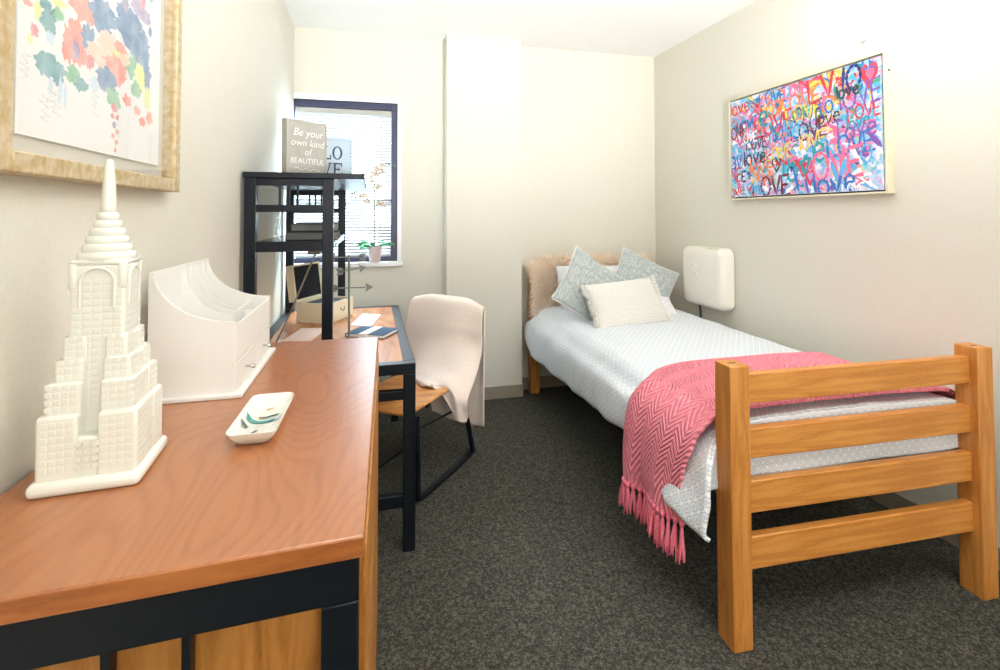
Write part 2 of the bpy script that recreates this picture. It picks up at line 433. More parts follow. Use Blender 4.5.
for ya, yb in ((oy0+.009, 1.498), (1.502, oy1-.009)):
    b = MB(); b.box(ox0+.02, ox1, ya, yb, oz+.013, oz+.077); d = b.build('drawer', ORGW, og, bevel=.0015)
    yk = 1.393 if ya < 1.4 else 1.6
    b = MB(); b.tube([(ox1, yk, oz+.045), (ox1+.012, yk, oz+.045), (ox1+.014, yk, oz+.045), (ox1+.022, yk, oz+.045)], [.0025, .0025, .0065, .0055], 12); b.build('knob', CHROME, d, smooth=True)

# ------------------------------------------------------------------ trinket tray
def tray():
    r = thing('trinket_tray', (-.21, 1.113, DZ), 'small white ceramic trinket tray with painted teal and gold brush strokes', 'tray')
    cx, cy, hw, hl, ang = -.2105, 1.112, .044, .107, math.radians(-1.5)
    def R2(u, v, z): return (cx+u*math.cos(ang)-v*math.sin(ang), cy+u*math.sin(ang)+v*math.cos(ang), DZ+z)
    def ring(w, l, rr, n=6):
        p = []
        for sx, sy, a0 in ((1, 1, 0), (-1, 1, PI/2), (-1, -1, PI), (1, -1, 1.5*PI)):
            for i in range(n+1):
                a = a0+PI/2*i/n; p.append((sx*(w-rr)+rr*math.cos(a), sy*(l-rr)+rr*math.sin(a)))
        return p
    rings = [(.024, .082, .012, .0005), (.03, .088, .014, .002), (.041, .102, .016, .018), (.044, .107, .017, .0275), (.0432, .1062, .0165, .0285), (.0418, .1046, .016, .0275), (.037, .097, .016, .011), (.03, .088, .014, .006), (.022, .08, .012, .005)]
    b = MB(); n = 28; vs = []
    for w, l, rr, z in rings: vs += [R2(u, v, z) for u, v in ring(w, l, rr)]
    fs = [(i*n+k, i*n+(k+1)%n, (i+1)*n+(k+1)%n, (i+1)*n+k) for i in range(len(rings)-1) for k in range(n)]
    fs += [tuple(range(n-1, -1, -1)), tuple((len(rings)-1)*n+k for k in range(n))]
    b.add(vs, fs); b.build('dish', CERAM, r, smooth=True, angle=60)
    tl, gd, sg, pl = [plain('glaze_'+k, c, .25) for k, c in (('teal', rgb(70,150,146)), ('gold', rgb(196,160,92)), ('sage', rgb(84,112,104)), ('pale', rgb(206,214,220)))]
    b = MB(); mats = [tl, gd, sg, pl]
    def stroke(m, pts, w):
        b.cm = m; ps = []; N_ = len(pts)
        for i, (u, v) in enumerate(pts):
            a = Vector(pts[max(i-1, 0)]); c = Vector(pts[min(i+1, N_-1)]); t = (c-a).normalized()
            ww = w*(.55+.45*math.sin(PI*(i+.5)/N_))
            for s in (-1, 1):
                uu, vv = u-t.y*ww*s, v+t.x*ww*s
                d = max(abs(uu)/.030, abs(vv)/.088); z = .0062 if d <= 1 else min(.026, .0062+(d-1)*.052)
                ps.append(R2(uu, vv, z+.0012))
        b.add(ps, [(2*i, 2*i+1, 2*i+3, 2*i+2) for i in range(N_-1)])
    stroke(0, [(-.034, .03), (-.028, .015), (-.016, .003), (0, -.001), (.012, .004), (.02, .012)], .0055)
    stroke(2, [(-.012, .022), (0, .022), (.012, .03), (.022, .038)], .004)
    stroke(1, [(-.014, .026), (-.006, .024)], .003)
    stroke(1, [(-.006, .062), (-.002, .07), (.006, .074)], .0035)
    stroke(2, [(-.036, -.008), (-.03, -.016), (-.024, -.022)], .0045)
    stroke(2, [(-.012, -.062), (-.008, -.052), (-.004, -.042)], .003)
    stroke(1, [(-.007, -.05), (-.001, -.04)], .0025)
    stroke(3, [(.016, .0), (.024, .012), (.03, .03)], .003)
    stroke(3, [(.002, -.06), (.012, -.052)], .003)
    b.build('brush_strokes', mats, r, fix=False)
tray()

# ------------------------------------------------------------------ desk
KZ = .783
dx0, dx1, dy0, dy1 = -.545, .184, 2.167, 3.585
dk = thing('writing_desk', (-.18, 2.87, 0), 'writing desk with black metal frame and wood inset top under the window', 'desk')
b = MB(); b.box(dx0+.05, dx1-.05, dy0+.05, dy1-.05, KZ-.03, KZ-.001); b.build('desk_top', DESKW, dk)
b = MB()
b.box(dx0, dx1, dy0, dy0+.05, KZ-.046, KZ); b.box(dx0, dx1, dy1-.05, dy1, KZ-.046, KZ)
b.box(dx0, dx0+.05, dy0+.05, dy1-.05, KZ-.046, KZ); b.box(dx1-.05, dx1, dy0+.05, dy1-.05, KZ-.046, KZ)
b.build('top_frame', BLACK, dk, bevel=.0025)
for x in (dx0, dx1-.05):
    for y in (dy0, dy1-.05):
        b = MB(); b.box(x, x+.05, y, y+.05, 0, KZ-.046); b.build('leg', BLACK, dk, bevel=.0025)
for y in (dy0+.008, dy1-.042):
    b = MB(); b.box(dx0+.05, dx1-.05, y, y+.034, .629, .668); b.build('upper_rail', BLACK, dk, bevel=.002)
    b = MB(); b.box(dx0+.05, dx1-.05, y, y+.034, .18, .232); b.build('lower_rail', BLACK, dk, bevel=.002)
b = MB(); b.box(dx0+.01, dx0+.03, dy0+.05, dy1-.05, .4, .69); b.build('modesty_panel', BLACK, dk)

# ------------------------------------------------------------------ hutch
hu = thing('desk_hutch', (-.35, 2.97, KZ), 'black wooden hutch with two shelves standing on the desk', 'hutch')
HUT = plain('black_wood', rgb(7,16,28), .34, 0, .35)
HUS = plain('hutch_shelf_paint', rgb(40,56,76), .22, 0, .6)
hx0, hx1, hy0, hy1, HT = -.54, -.169, 2.395, 3.55, 1.575
for x in (hx0, hx1-.047):
    for y in (hy0, hy1-.047):
        b = MB(); b.box(x, x+.047, y, y+.047, KZ, HT); b.build('post', HUT, hu, bevel=.002)
b = MB(); b.box(hx0-.005, -.034, hy0-.012, hy1+.012, HT, HT+.026); b.build('top_board', HUT, hu, bevel=.003)
b = MB(); b.box(hx0+.01, hx1-.005, hy0+.03, hy1-.03, 1.252, 1.287); b.build('middle_shelf', HUS, hu, bevel=.002)
for y in (hy0+.006, hy1-.041):
    for z0, z1 in ((1.543, HT), (1.425, 1.457), (1.248, 1.293)):
        b = MB(); b.box(hx0+.047, hx1-.047, y, y+.035, z0, z1); b.build('side_rail', HUT, hu, bevel=.0015)
    for x in (-.398, -.361, -.324):
        b = MB(); b.box(x-.005, x+.005, y+.012, y+.023, 1.457, 1.543); b.build('spindle', HUT, hu)
# under-shelf lamp with cord
ul = thing('under_shelf_light', (-.27, 2.62, 1.20), 'small grey light with a long taupe cord under the hutch shelf', 'light')
GREYP = plain('taupe_plastic', rgb(128,122,112), .4)
b = MB(); b.box(-.29, -.235, 2.5, 2.75, 1.226, 1.252); b.build('lamp_housing', GREYP, ul, bevel=.004)
b = MB(); pts = []
A, Bq = Vector((-.262, 2.6, 1.228)), Vector((-.45, 2.62, KZ+.004))
for i in range(21):
    t = i/20; p = A.lerp(Bq, t); p.z -= .05*math.sin(PI*t)*(.6+.4*t); p.x -= .012*math.sin(PI*t); pts.append(p)
b.tube(pts, .0042, 8); b.build('cord', GREYP, ul, smooth=True)

# signs on top of hutch
SGZ = HT+.0265
sg = thing('block_sign', (-.3, 2.55, SGZ), 'grey box sign lettered Be your own kind of BEAUTIFUL on the hutch top', 'sign')
GREYS = noisy('greige_paint', rgb(164,161,152), rgb(172,169,160), 30, .7, .1, .001)
sO = Vector((-.385, 2.49, SGZ)); sE = Vector((-.222, 2.645, SGZ)); sd_ = (sE-sO); SW = sd_.length; sd_.normalize(); sn = Vector((sd_.y, -sd_.x, 0))
SHH = .262
def SG(u, v, d): p = sO+sd_*u+sn*d; return (p.x, p.y, SGZ+v)
b = MB()
b.hexa([SG(0,0,-.036), SG(0,0,0), SG(SW,0,0), SG(SW,0,-.036), SG(0,SHH,-.036), SG(0,SHH,0), SG(SW,SHH,0), SG(SW,SHH,-.036)])
b.build('sign_block', GREYS, sg, bevel=.002)
b = MB()
for u0, u1, v0, v1 in ((0, .012, 0, SHH), (SW-.006, SW, 0, SHH), (.012, SW-.006, SHH-.006, SHH), (.012, SW-.006, 0, .004)):
    b.hexa([SG(u0,v0,0), SG(u0,v0,.003), SG(u1,v0,.003), SG(u1,v0,0), SG(u0,v1,0), SG(u0,v1,.003), SG(u1,v1,.003), SG(u1,v1,0)])
b.build('edge_rim', plain('sign_rim', rgb(172,168,158), .6), sg)
b = MB()
for body, size, u, v, sh in (('Be your', .052, .118, .188, .2), ('own kind', .05, .115, .14, .2), ('of', .046, .115, .098, .2), ('BEAUTIFUL', .039, .115, .056, .1)):
    text_to(b, body, size, lambda x, y, u=u, v=v: SG(u+x, v+y, .0015), shear=sh, offset=-.0006)
pts = [SG(.045+.14*i/14, .03+.004*math.sin(i*1.3), .0016) for i in range(15)]
b.tube(pts, .0013, 5)
b.build('lettering', plain('white_sign_paint', rgb(240,240,236), .6), sg, fix=False)

ls = thing('framed_sign', (-.2, 2.97, SGZ), 'pale blue square sign with dark LO VE letters behind the grey box sign', 'sign')
PBL = plain('pale_blue_board', rgb(178,194,206), .6)
lO = Vector((-.335, 2.93, SGZ)); lE = Vector((-.11, 2.985, SGZ)); ld = lE-lO; LW = ld.length; ld.normalize(); ln = Vector((ld.y, -ld.x, 0))
def LS(u, v, d): p = lO+ld*u+ln*d; return (p.x, p.y, SGZ+v)
LH = .243
def lbox(b, u0, u1, v0, v1, d0, d1): b.hexa([LS(u0,v0,d0), LS(u0,v0,d1), LS(u1,v0,d1), LS(u1,v0,d0), LS(u0,v1,d0), LS(u0,v1,d1), LS(u1,v1,d1), LS(u1,v1,d0)])
b = MB(); lbox(b, .01, LW-.01, .01, LH-.01, -.012, 0); b.build('sign_panel', PBL, ls)
b = MB()
for q in ((0, .01, 0, LH), (LW-.01, LW, 0, LH), (.01, LW-.01, 0, .01), (.01, LW-.01, LH-.01, LH)): lbox(b, *q, -.02, .006)
b.build('frame', plain('sign_frame_blue', rgb(172,194,212), .5), ls)
b = MB(); e0, e1 = .0004, .0016
def serif_E(u, v, h):
    lbox(b, u+.004, u+.013, v, v+h, e0, e1)
    lbox(b, u, u+.05, v, v+.008, e0, e1); lbox(b, u, u+.048, v+h-.008, v+h, e0, e1); lbox(b, u+.013, u+.034, v+h/2-.003, v+h/2+.004, e0, e1)
    lbox(b, u+.044, u+.05, v+.008, v+.02, e0, e1); lbox(b, u+.042, u+.048, v+h-.02, v+h-.008, e0, e1); lbox(b, u+.03, u+.034, v+h/2-.01, v+h/2+.011, e0, e1)
def serif_L(u, v, h):
    lbox(b, u+.008, u+.017, v, v+h, e0, e1); lbox(b, u, u+.046, v, v+.008, e0, e1); lbox(b, u, u+.026, v+h-.006, v+h, e0, e1); lbox(b, u+.04, u+.046, v+.008, v+.026, e0, e1)
def serif_O(u, v, h, w):
    n = 28; vs = []
    for i in range(n):
        a = 2*PI*i/n
        vs += [LS(u+w/2+w/2*math.cos(a), v+h/2+h/2*math.sin(a), e1), LS(u+w/2+(w/2-.011)*math.cos(a), v+h/2+(h/2-.006)*math.sin(a), e1)]
    b.add(vs, [(2*i, 2*i+1, (2*i+3) % (2*n), (2*i+2) % (2*n)) for i in range(n)])
def serif_V(u, v, h):
    for (ua, ub, w) in ((u+.008, u+.028, .01), (u+.05, u+.03, .006)):
        b.add([LS(ua-w/2, v+h, e1), LS(ua+w/2, v+h, e1), LS(ub+w/2, v, e1), LS(ub-w/2, v, e1)], [(0, 1, 2, 3)])
    lbox(b, u-.002, u+.02, v+h-.005, v+h, e0, e1); lbox(b, u+.04, u+.06, v+h-.005, v+h, e0, e1)
serif_L(.07, .122, .074); serif_O(.122, .122, .076, .055)
serif_V(.062, .03, .074); serif_E(.128, .03, .074)
b.build('lettering', plain('navy_letters', rgb(36,56,84), .6), ls, fix=False)

# dark binders on middle shelf
DKB = plain('dark_linen_cover', rgb(46,48,50), .7); PG = plain('page_block', rgb(120,120,118), .8)
def binder(x0, x1, y0, y1, z0, h, label):
    r = thing('book', ((x0+x1)/2, (y0+y1)/2, z0), label, 'book', 'dark books on the hutch shelf')
    b = MB(); b.box(x0, x1, y0, y1, z0, z0+.004); b.box(x0, x1, y0, y1, z0+h-.004, z0+h); b.box(x0, x0+.004, y0, y1, z0+.004, z0+h-.004)
    b.build('cover', DKB, r, bevel=.001)
    b = MB(); b.box(x0+.0045, x1-.006, y0+.006, y1-.006, z0+.0042, z0+h-.0042); b.build('pages', PG, r)
binder(-.405, -.165, 2.62, 2.92, 1.2875, .042, 'dark grey book lying flat on the middle hutch shelf, bottom of two')
binder(-.385, -.172, 2.63, 2.90, 1.330, .04, 'dark grey book lying on top of another book on the middle hutch shelf')

# jewellery box
jb = thing('jewelry_box', (-.27, 3.22, KZ), 'open cream jewelry box with black lined lid on the desk', 'box')
CREAM = plain('cream_leatherette', rgb(232,222,196), .5); BVEL = plain('black_velvet', rgb(14,20,30), .9)
jO = Vector((-.236, 3.065, 0)); je = Vector((.13, .245, 0)).normalized(); jn = Vector((-je.y, je.x, 0))   # along front, then away (to the left)
JL, JW, JH = .27, .215, .115
def JB(u, v, z): p = jO+je*u+jn*v; return (p.x, p.y, KZ+z)
def jbox(b, u0, u1, v0, v1, z0, z1): b.box(u0, u1, v0, v1, z0, z1, JB)
b = MB(); w = .008
jbox(b, 0, JL, 0, JW, 0, .008); jbox(b, 0, JL, 0, w, .008, JH); jbox(b, 0, JL, JW-w, JW, .008, JH); jbox(b, 0, w, w, JW-w, .008, JH); jbox(b, JL-w, JL, w, JW-w, .008, JH)
b.build('box_body', CREAM, jb, bevel=.0015)
b = MB(); jbox(b, w+.0005, JL-w-.0005, w+.0005, JW-w-.0005, .0085, JH-.014); b.build('velvet_lining', BVEL, jb)
# lid hinged on the far (left) edge, opened past vertical
la = math.radians(8)
def LD(u, t, d):      # t up the lid, d thickness (away from the box)
    v = JW + t*math.sin(la) + d*math.cos(la); z = JH + .004 + t*math.cos(la) - d*math.sin(la)
    return JB(u, v, z)
b = MB(); LT = .05
b.box(0, JL, 0, JW, LT-.008, LT, LD); b.box(0, .01, 0, JW, 0, LT-.008, LD); b.box(JL-.01, JL, 0, JW, 0, LT-.008, LD); b.box(.01, JL-.01, 0, .01, 0, LT-.008, LD); b.box(.01, JL-.01, JW-.01, JW, 0, LT-.008, LD)
lid = b.build('lid', CREAM, jb, bevel=.0015)
b = MB(); b.box(.011, JL-.011, .011, JW-.011, .004, .03, LD); b.build('lid_lining', BVEL, lid)
b = MB(); pts = [JB(JL/2+.02*math.cos(a), -.006-.004*math.sin(-a), .075+.02*math.sin(a)) for a in [PI+PI*i/12 for i in range(13)]]
b.tube(pts, .0026, 8); b.build('ring_handle', plain('aged_metal', rgb(120,110,96), .4, .6), jb, smooth=True)

# arrow stand
ar = thing('arrow_jewelry_stand', (-.105, 2.6, KZ), 'grey metal stand with arrow shaped hooks beside the hutch post', 'jewelry stand')
GM = plain('grey_metal', rgb(120,122,118), .45, .3)
b = MB(); b.box(-.15, -.06, 2.57, 2.63, KZ, KZ+.008); b.build('base', GM, ar, bevel=.002)
b = MB(); b.tube([(-.105, 2.6, KZ+.008), (-.108, 2.6, 1.212)], .0055, 10); b.build('pole', GM, ar, smooth=True)
def arrow(cx, cz, half_l, half_r, head=1, tilt=0, yy=2.592):
    b = MB()
    fn = lambda u, v, d: (cx+u*math.cos(tilt)-v*math.sin(tilt), d, cz+u*math.sin(tilt)+v*math.cos(tilt))
    b.prism([(-half_l, -.0028), (half_r, -.0028), (half_r, .0028), (-half_l, .0028)], fn, yy-.003, yy+.003)
    hx = half_r if head > 0 else -half_l; tx = -half_l if head > 0 else half_r; s = head
    b.prism([(hx-.004*s, -.022), (hx+.035*s, 0), (hx-.004*s, .022), (hx+.004*s, 0)][::int(s)], fn, yy-.003, yy+.003)
    o = tx
    b.prism([(o-.014*s, -.017), (o+.016*s, -.017), (o+.026*s, 0), (o+.016*s, .017), (o-.014*s, .017), (o-.004*s, 0)][::int(s)], fn, yy-.003, yy+.003)
    b.build('arrow', GM, ar)
arrow(-.106, 1.14, .05, .05, 1, .14)
arrow(-.106, 1.052, .075, .08, 1, 0)
arrow(-.106, 1.203, .07, .068, -1, 0)

# notebook with white band
nb = thing('notebook', (-.02, 2.76, KZ), 'teal blue notebook with a white paper band lying on the desk', 'notebook')
nA, nB, nC = Vector((-.13, 2.72, 0)), Vector((.062, 2.62, 0)), Vector((.112, 2.80, 0))
nu = (nB-nA).normalized(); nv = Vector((-nu.y, nu.x, 0)); NL, NW = (nB-nA).length, .175
def NBf(u, v, z): p = nA+nu*u+nv*v; return (p.x, p.y, KZ+z)
TEAL = plain('teal_cover', rgb(18,66,98), .7, 0, .25)
b = MB(); b.box(0, NL, 0, NW, .0005, .003, NBf); b.box(0, NL, 0, NW, .017, .0195, NBf); b.box(0, .003, 0, NW, .003, .017, NBf); b.build('cover', TEAL, nb, bevel=.0008)
b = MB(); b.box(.0032, NL-.004, .003, NW-.003, .0032, .0168, NBf); b.build('pages', PAPER, nb)
b = MB(); b.box(.075, .125, -.0012, NW+.0012, .0003, .0207, NBf); b.build('paper_band', PAPER, nb)
# papers
def sheet(p4, label, z, mt=PAPER):
    b = MB(); b.prism(p4, lambda u, v, d: (u, v, d), z, z+.0012); o = b.build('paper_sheet', mt); tag(o, label, 'paper', 'papers on the desk')
sheet([(-.115, 3.0), (.0, 2.94), (.06, 3.27), (-.055, 3.33)], 'white paper sheet lying behind the teal notebook on the desk', KZ+.0002)
sheet([(-.43, 2.70), (-.29, 2.67), (-.235, 2.96), (-.375, 2.99)], 'pale pink sheet of paper on the desk at the left of the hutch post', KZ+.0002, plain('blush_paper', rgb(240,214,198), .8))

# ------------------------------------------------------------------ orchid
oc = thing('potted_orchid', (.022, 3.955, WZ0), 'cream orchid in a pale pink pot on the window sill', 'orchid')
pc = (.025, 3.893, WZ0)
POT = plain('blush_pot', rgb(214,192,192), .6)
b = MB(); b.lathe([(0, 0), (.038, 0), (.042, .02), (.048, .065), (.053, .11), (.054, .115), (.05, .115), (.046, .095), (0, .095)], pc, 28); pot = b.build('pot', POT, oc, smooth=True, weld=True, angle=50)
LEAF = plain('orchid_leaf', rgb(40,130,64), .35)
def leaf(dx, dy, l, rise, droop, w):
    b = MB()
    def fn(u, v):
        t = u; ww = w*math.sin(PI*min(1, (t*.93+.05)))**.7; s = (v-.5)*2
        return (pc[0]+dx*l*t-dy*ww*s, pc[1]+dy*l*t+dx*ww*s*.75, WZ0+.098+rise*math.sin(PI*t*.6)-droop*t*t+.006*abs(s)+abs(dx)*ww*.65*s*(1 if dx > 0 else -1))
    b.grid(12, 5, fn); b.build('leaf', LEAF, oc, smooth=True, solid=.002)
leaf(-.96, -.2, .135, .06, .045, .03); leaf(-.8, -.55, .14, .02, .02, .026); leaf(.97, -.15, .15, .03, .0, .022); leaf(.7, -.5, .09, .07, .02, .014); leaf(-.5, .2, .08, .05, .02, .018)
STEM = plain('orchid_stem', rgb(92,84,58), .6)
sp = [(pc[0]-.004, 3.893, WZ0+.08), (pc[0]-.002, 3.9, 1.3), (pc[0]-.006, 3.91, 1.47), (pc[0]-.008, 3.905, 1.62), (pc[0]+.0, 3.9, 1.7), (pc[0]+.028, 3.89, 1.775), (pc[0]+.075, 3.885, 1.80), (pc[0]+.13, 3.885, 1.785)]
b = MB(); b.tube(sp, [.004, .004, .0035, .003, .003, .0025, .002, .0015], 8)
for q in ([(.017, 3.908, 1.54), (-.03, 3.9, 1.55), (-.09, 3.9, 1.555), (-.12, 3.9, 1.575)], [(.017, 3.907, 1.46), (.05, 3.9, 1.49)], [(.017, 3.905, 1.57), (.035, 3.9, 1.61)], [(.02, 3.905, 1.64), (-.03, 3.9, 1.68)]):
    b.tube(q, .0018, 6)
b.build('stem', STEM, oc, smooth=True)
PET = plain('cream_petal', rgb(212,200,184), .6); PETC = plain('petal_centre', rgb(212,170,140), .6)
def flower(x, y, z, s, az, el):
    b = MB(); d = Vector((math.sin(az)*math.cos(el), -math.cos(az)*math.cos(el), math.sin(el))); r = d.orthogonal().normalized()
    up = Vector((0, 0, 1)); r = up.cross(d).normalized(); up = d.cross(r)
    for a, w, l in ((PI/2, .5, 1), (PI/2+2.1, .42, .95), (PI/2-2.1, .42, .95), (.2, .75, 1.0), (PI-.2, .75, 1.0)):
        ax = r*math.cos(a)+up*math.sin(a); sx = d.cross(ax)
        def fn(u, v): 
            t = u; ww = w*math.sin(PI*min(.97, t*.85+.12))**.8; q = (v-.5)*2*.6
            return Vector((x, y, z)) + (ax*t*l + sx*q*ww + d*(.18*t*t-.12*abs(q)*t))*s
        b.grid(6, 4, fn)
    f = b.build('flower', PET, oc, smooth=True, solid=.0008)
    b = MB(); c = Vector((x, y, z)); b.tube([c-d*s*.05, c+d*s*.18, c+d*s*.34-up*s*.1], [s*.1, s*.16, s*.06], 8); b.build('flower_lip', PETC, f, smooth=True)
for x, y, z, s in ((.07, 3.875, 1.785, .034), (.04, 3.875, 1.762, .034), (.03, 3.87, 1.725, .036), (.075, 3.875, 1.735, .034), (-.01, 3.872, 1.70, .03), (-.045, 3.875, 1.715, .028), (.0, 3.87, 1.665, .026), (.05, 3.872, 1.625, .036), (.03, 3.872, 1.615, .026), (-.06, 3.875, 1.553, .034), (-.035, 3.872, 1.515, .032), (.055, 3.87, 1.50, .034), (.085, 3.872, 1.487, .028)):
    flower(x, y, z, s, random.uniform(-.7, .5), random.uniform(-.3, .25))
BUD = plain('orchid_bud', rgb(86,112,96), .5)
for x, z in ((.125, 1.80), (.15, 1.792), (.168, 1.785), (.105, 1.806), (-.125, 1.58), (-.14, 1.572), (-.11, 1.59), (-.118, 1.545)):
    b = MB(); b.lathe([(0, -.011), (.006, -.007), (.008, 0), (.005, .007), (0, .012)], (x, 3.885, z), 10); b.build('bud', BUD, oc, smooth=True, weld=True)

# ------------------------------------------------------------------ chair
CC = Vector((.245, 2.855, 0)); CW = Vector((.768, -.64, 0)); CF = Vector((-.64, -.768, 0))
def CH(w, f, z): p = CC+CW*w+CF*f; return Vector((p.x, p.y, z))
ch = thing('desk_chair', (CC.x, CC.y, 0), 'bent plywood chair with black metal sled legs pulled up beside the desk', 'chair')
b = MB()
def seatf(u, v):
    w = -.205+.41*u; f = -.12+.46*v; s = (u-.5)*2; q = (v-.5)*2
    # round the corners (superellipse mapping)
    k = 1/max(1e-6, (abs(s)**5+abs(q)**5)**.2) if max(abs(s), abs(q)) > .98 else 1
    k = min(1, k)
    if max(abs(s), abs(q)) > .5:
        kk = (abs(s)**6+abs(q)**6)**(1/6); mm = max(abs(s), abs(q)); sc = mm/kk
        w = w*sc; f = (f-.105)*sc+.105
    z = .446 + .006*(abs(s)**2.2) - .028*max(0, q-.35)**1.5 + .012*max(0, -q-.4)
    return CH(w, f, z)
b.grid(17, 17, seatf); b.build('seat', SEATW, ch, smooth=True, solid=.013, bevel=.003, angle=None)
b = MB()
def backf(u, v):
    w = (-.205+.41*u)*(1-.05*v); s = (u-.5)*2
    return CH(w, -.272-.05*v-.012*(1-s*s), .57+.29*v-.02*abs(s)**3*v)
b.grid(13, 9, backf); b.build('backrest', SEATW, ch, smooth=True, solid=.011)
for s in (-1, 1):
    w = .2*s
    b = MB(); pts = [(-.30, .022), (-.22, .010), (-.10, .006), (.05, .006), (.18, .006), (.262, .012)]
    for (f0, z0), (f1, z1) in zip(pts[:-1], pts[1:]): b.bar(CH(w, f0-.004, z0+.002), CH(w, f1+.004, z1+.002), .032, .012)
    b.build('sled_runner', BLACK, ch)
    b = MB(); b.bar(CH(w, -.292, .018), CH(w, -.155, .44), .02, .024, (CF.x, CF.y, 0)); b.bar(CH(w*.9, -.155, .44), CH(w*.8, -.29, .62), .018, .012, (CF.x, CF.y, 0)); b.build('rear_leg', BLACK, ch, bevel=.002)
    b = MB(); b.bar(CH(w, .27, .012), CH(w, .285, .425), .022, .026, (CF.x, CF.y, 0)); b.build('front_leg', BLACK, ch, bevel=.002)
    b = MB(); b.tube([CH(w, .275, .36), CH(w, -.168, .318)], .0065, 8); b.build('stretcher', BLACK, ch, smooth=True)
b = MB()
for f in (-.12, .17): b.bar(CH(-.2, f, .438), CH(.2, f, .438), .02, .016)
b.build('seat_support', BLACK, ch)

# blush throw over the chair back
def bez_rows(rows, nu, nv):
    # rows: list of lists of control Vectors; Catmull-Rom in both directions
    def cr(p, t):
        n = len(p)-1; x = t*n; i = min(int(x), n-1); f = x-i
        a, b_, c, d = p[max(i-1, 0)], p[i], p[i+1], p[min(i+2, n)]
        return .5*((2*b_)+(c-a)*f+(2*a-5*b_+4*c-d)*f*f+(3*b_-a-3*c+d)*f**3)
    def fn(u, v):
        return cr([cr(r, u) for r in rows], v)
    return fn
BLUSH = noisy('blush_fleece', rgb(232,214,202), rgb(242,228,218), 160, .95, .5, .003)
BLUSH.node_tree.nodes['Principled BSDF'].inputs['Sheen Weight'].default_value = .3
def V3(w, f, z): return Vector((w, f, z))
rows = [
 [V3(-.15,-.395,.16), V3(-.06,-.40,.135), V3(.03,-.395,.135), V3(.13,-.40,.118), V3(.225,-.39,.125)],
 [V3(-.17,-.385,.34), V3(-.07,-.38,.33), V3(.03,-.385,.32), V3(.13,-.37,.32), V3(.235,-.375,.33)],
 [V3(-.20,-.365,.56), V3(-.08,-.375,.56), V3(.03,-.37,.56), V3(.15,-.375,.56), V3(.25,-.36,.56)],
 [V3(-.225,-.35,.76), V3(-.09,-.36,.78), V3(.03,-.36,.78), V3(.15,-.36,.77), V3(.262,-.345,.75)],
 [V3(-.228,-.34,.872), V3(-.12,-.352,.896), V3(.03,-.352,.895), V3(.15,-.35,.886), V3(.262,-.335,.846)],
 [V3(-.234,-.318,.89), V3(-.12,-.33,.91), V3(.03,-.332,.906), V3(.15,-.328,.896), V3(.264,-.31,.862)],
 [V3(-.246,-.29,.855), V3(-.12,-.292,.876), V3(.03,-.294,.872), V3(.16,-.292,.862), V3(.266,-.285,.83)],
 [V3(-.262,-.268,.745), V3(-.12,-.262,.75), V3(.03,-.26,.75), V3(.17,-.262,.75), V3(.272,-.26,.735)],
 [V3(-.268,-.245,.64), V3(-.12,-.232,.64), V3(.04,-.23,.64), V3(.19,-.232,.64), V3(.284,-.235,.62)],
 [V3(-.22,-.20,.55), V3(-.1,-.165,.555), V3(.06,-.15,.55), V3(.205,-.10,.53), V3(.30,-.13,.50)],
 [V3(-.155,-.13,.49), V3(-.05,-.07,.498), V3(.09,-.05,.495), V3(.212,.0,.472), V3(.302,-.06,.40)],
 [V3(-.10,-.06,.476), V3(.0,-.02,.482), V3(.11,-.005,.482), V3(.24,.0,.415), V3(.288,-.08,.31)],
 [V3(-.06,-.035,.464), V3(.04,.0,.466), V3(.14,.015,.468), V3(.25,-.03,.30), V3(.272,-.08,.283)],
]
fn0 = bez_rows(rows, 5, 13)
def thr(u, v):
    p = fn0(u, v)
    k = 1 if v > .5 else .8
    fold = .012*math.sin(9*u+5*v)*min(1, abs(v-.42)*4)+.006*noise.noise(Vector((u*5, v*7, 2)))
    if v > .65: fold += .017*math.sin(17*(u*.9+v*1.3))*min(1, (v-.65)*4)*(.4+.6*u)
    q = CH(p.x, p.y+fold*(1 if v > .42 else -1), max(p.z, .1)); return q
b = MB(); b.grid(49, 121, thr); o = b.build('throw_blanket', BLUSH, smooth=True, solid=.011, angle=None)
tag(o, 'pale blush fleece throw draped over the back of the desk chair', 'blanket')

# ------------------------------------------------------------------ bed
BR = math.radians(-2.1836); BX, BY = 1.1309, 1.4075
def B(a, b_, z): return Vector((BX+a*math.cos(BR)-b_*math.sin(BR), BY+a*math.sin(BR)+b_*math.cos(BR), z))
bed = thing('bed', tuple(B(.55, 1.2, 0)), 'maple single bed frame with slatted head and foot ends along right wall', 'bed')
AW = 1.0354; PW, PT = .073, .082; PH = .914
def bb(a0, a1, b0, b1, z0, z1, name, mt, bev=.004, parent=bed):
    m = MB(); m.box(a0, a1, b0, b1, z0, z1, B); return m.build(name, mt, parent, bevel=bev)
for a in (0, AW):
    post = bb(a, a+PW, 0, PT, 0, PH, 'foot_post', BEDWZ)
    bb(a+.02, a+.05, .034, .041, PH-.02, PH+.0006, 'peg_slot', SLOT, 0, post)
    bb(a, a+PW, 2.398, 2.434, 0, PH, 'head_post', BEDWZ)
    bb(a, a+PW, 2.446, 2.482, 0, PH, 'head_post', BEDWZ)
    for z in (.1, .26, .42, .58, .74, .88):
        m = MB(); m.tube([B(a+.036, 2.434, z), B(a+.036, 2.446, z)], .008, 8); m.build('spacer_pin', CHROME, bed)
for z0, z1 in ((.777, .876), (.595, .694), (.416, .522), (.232, .339)):
    bb(PW-.02, AW+.02, .030, .062, z0, z1, 'foot_rail', BEDWX)
for z0, z1 in ((.777, .876), (.595, .694), (.416, .522), (.232, .339)):
    bb(PW-.0, AW+.0, 2.428, 2.452, z0, z1, 'head_rail', BEDWX)
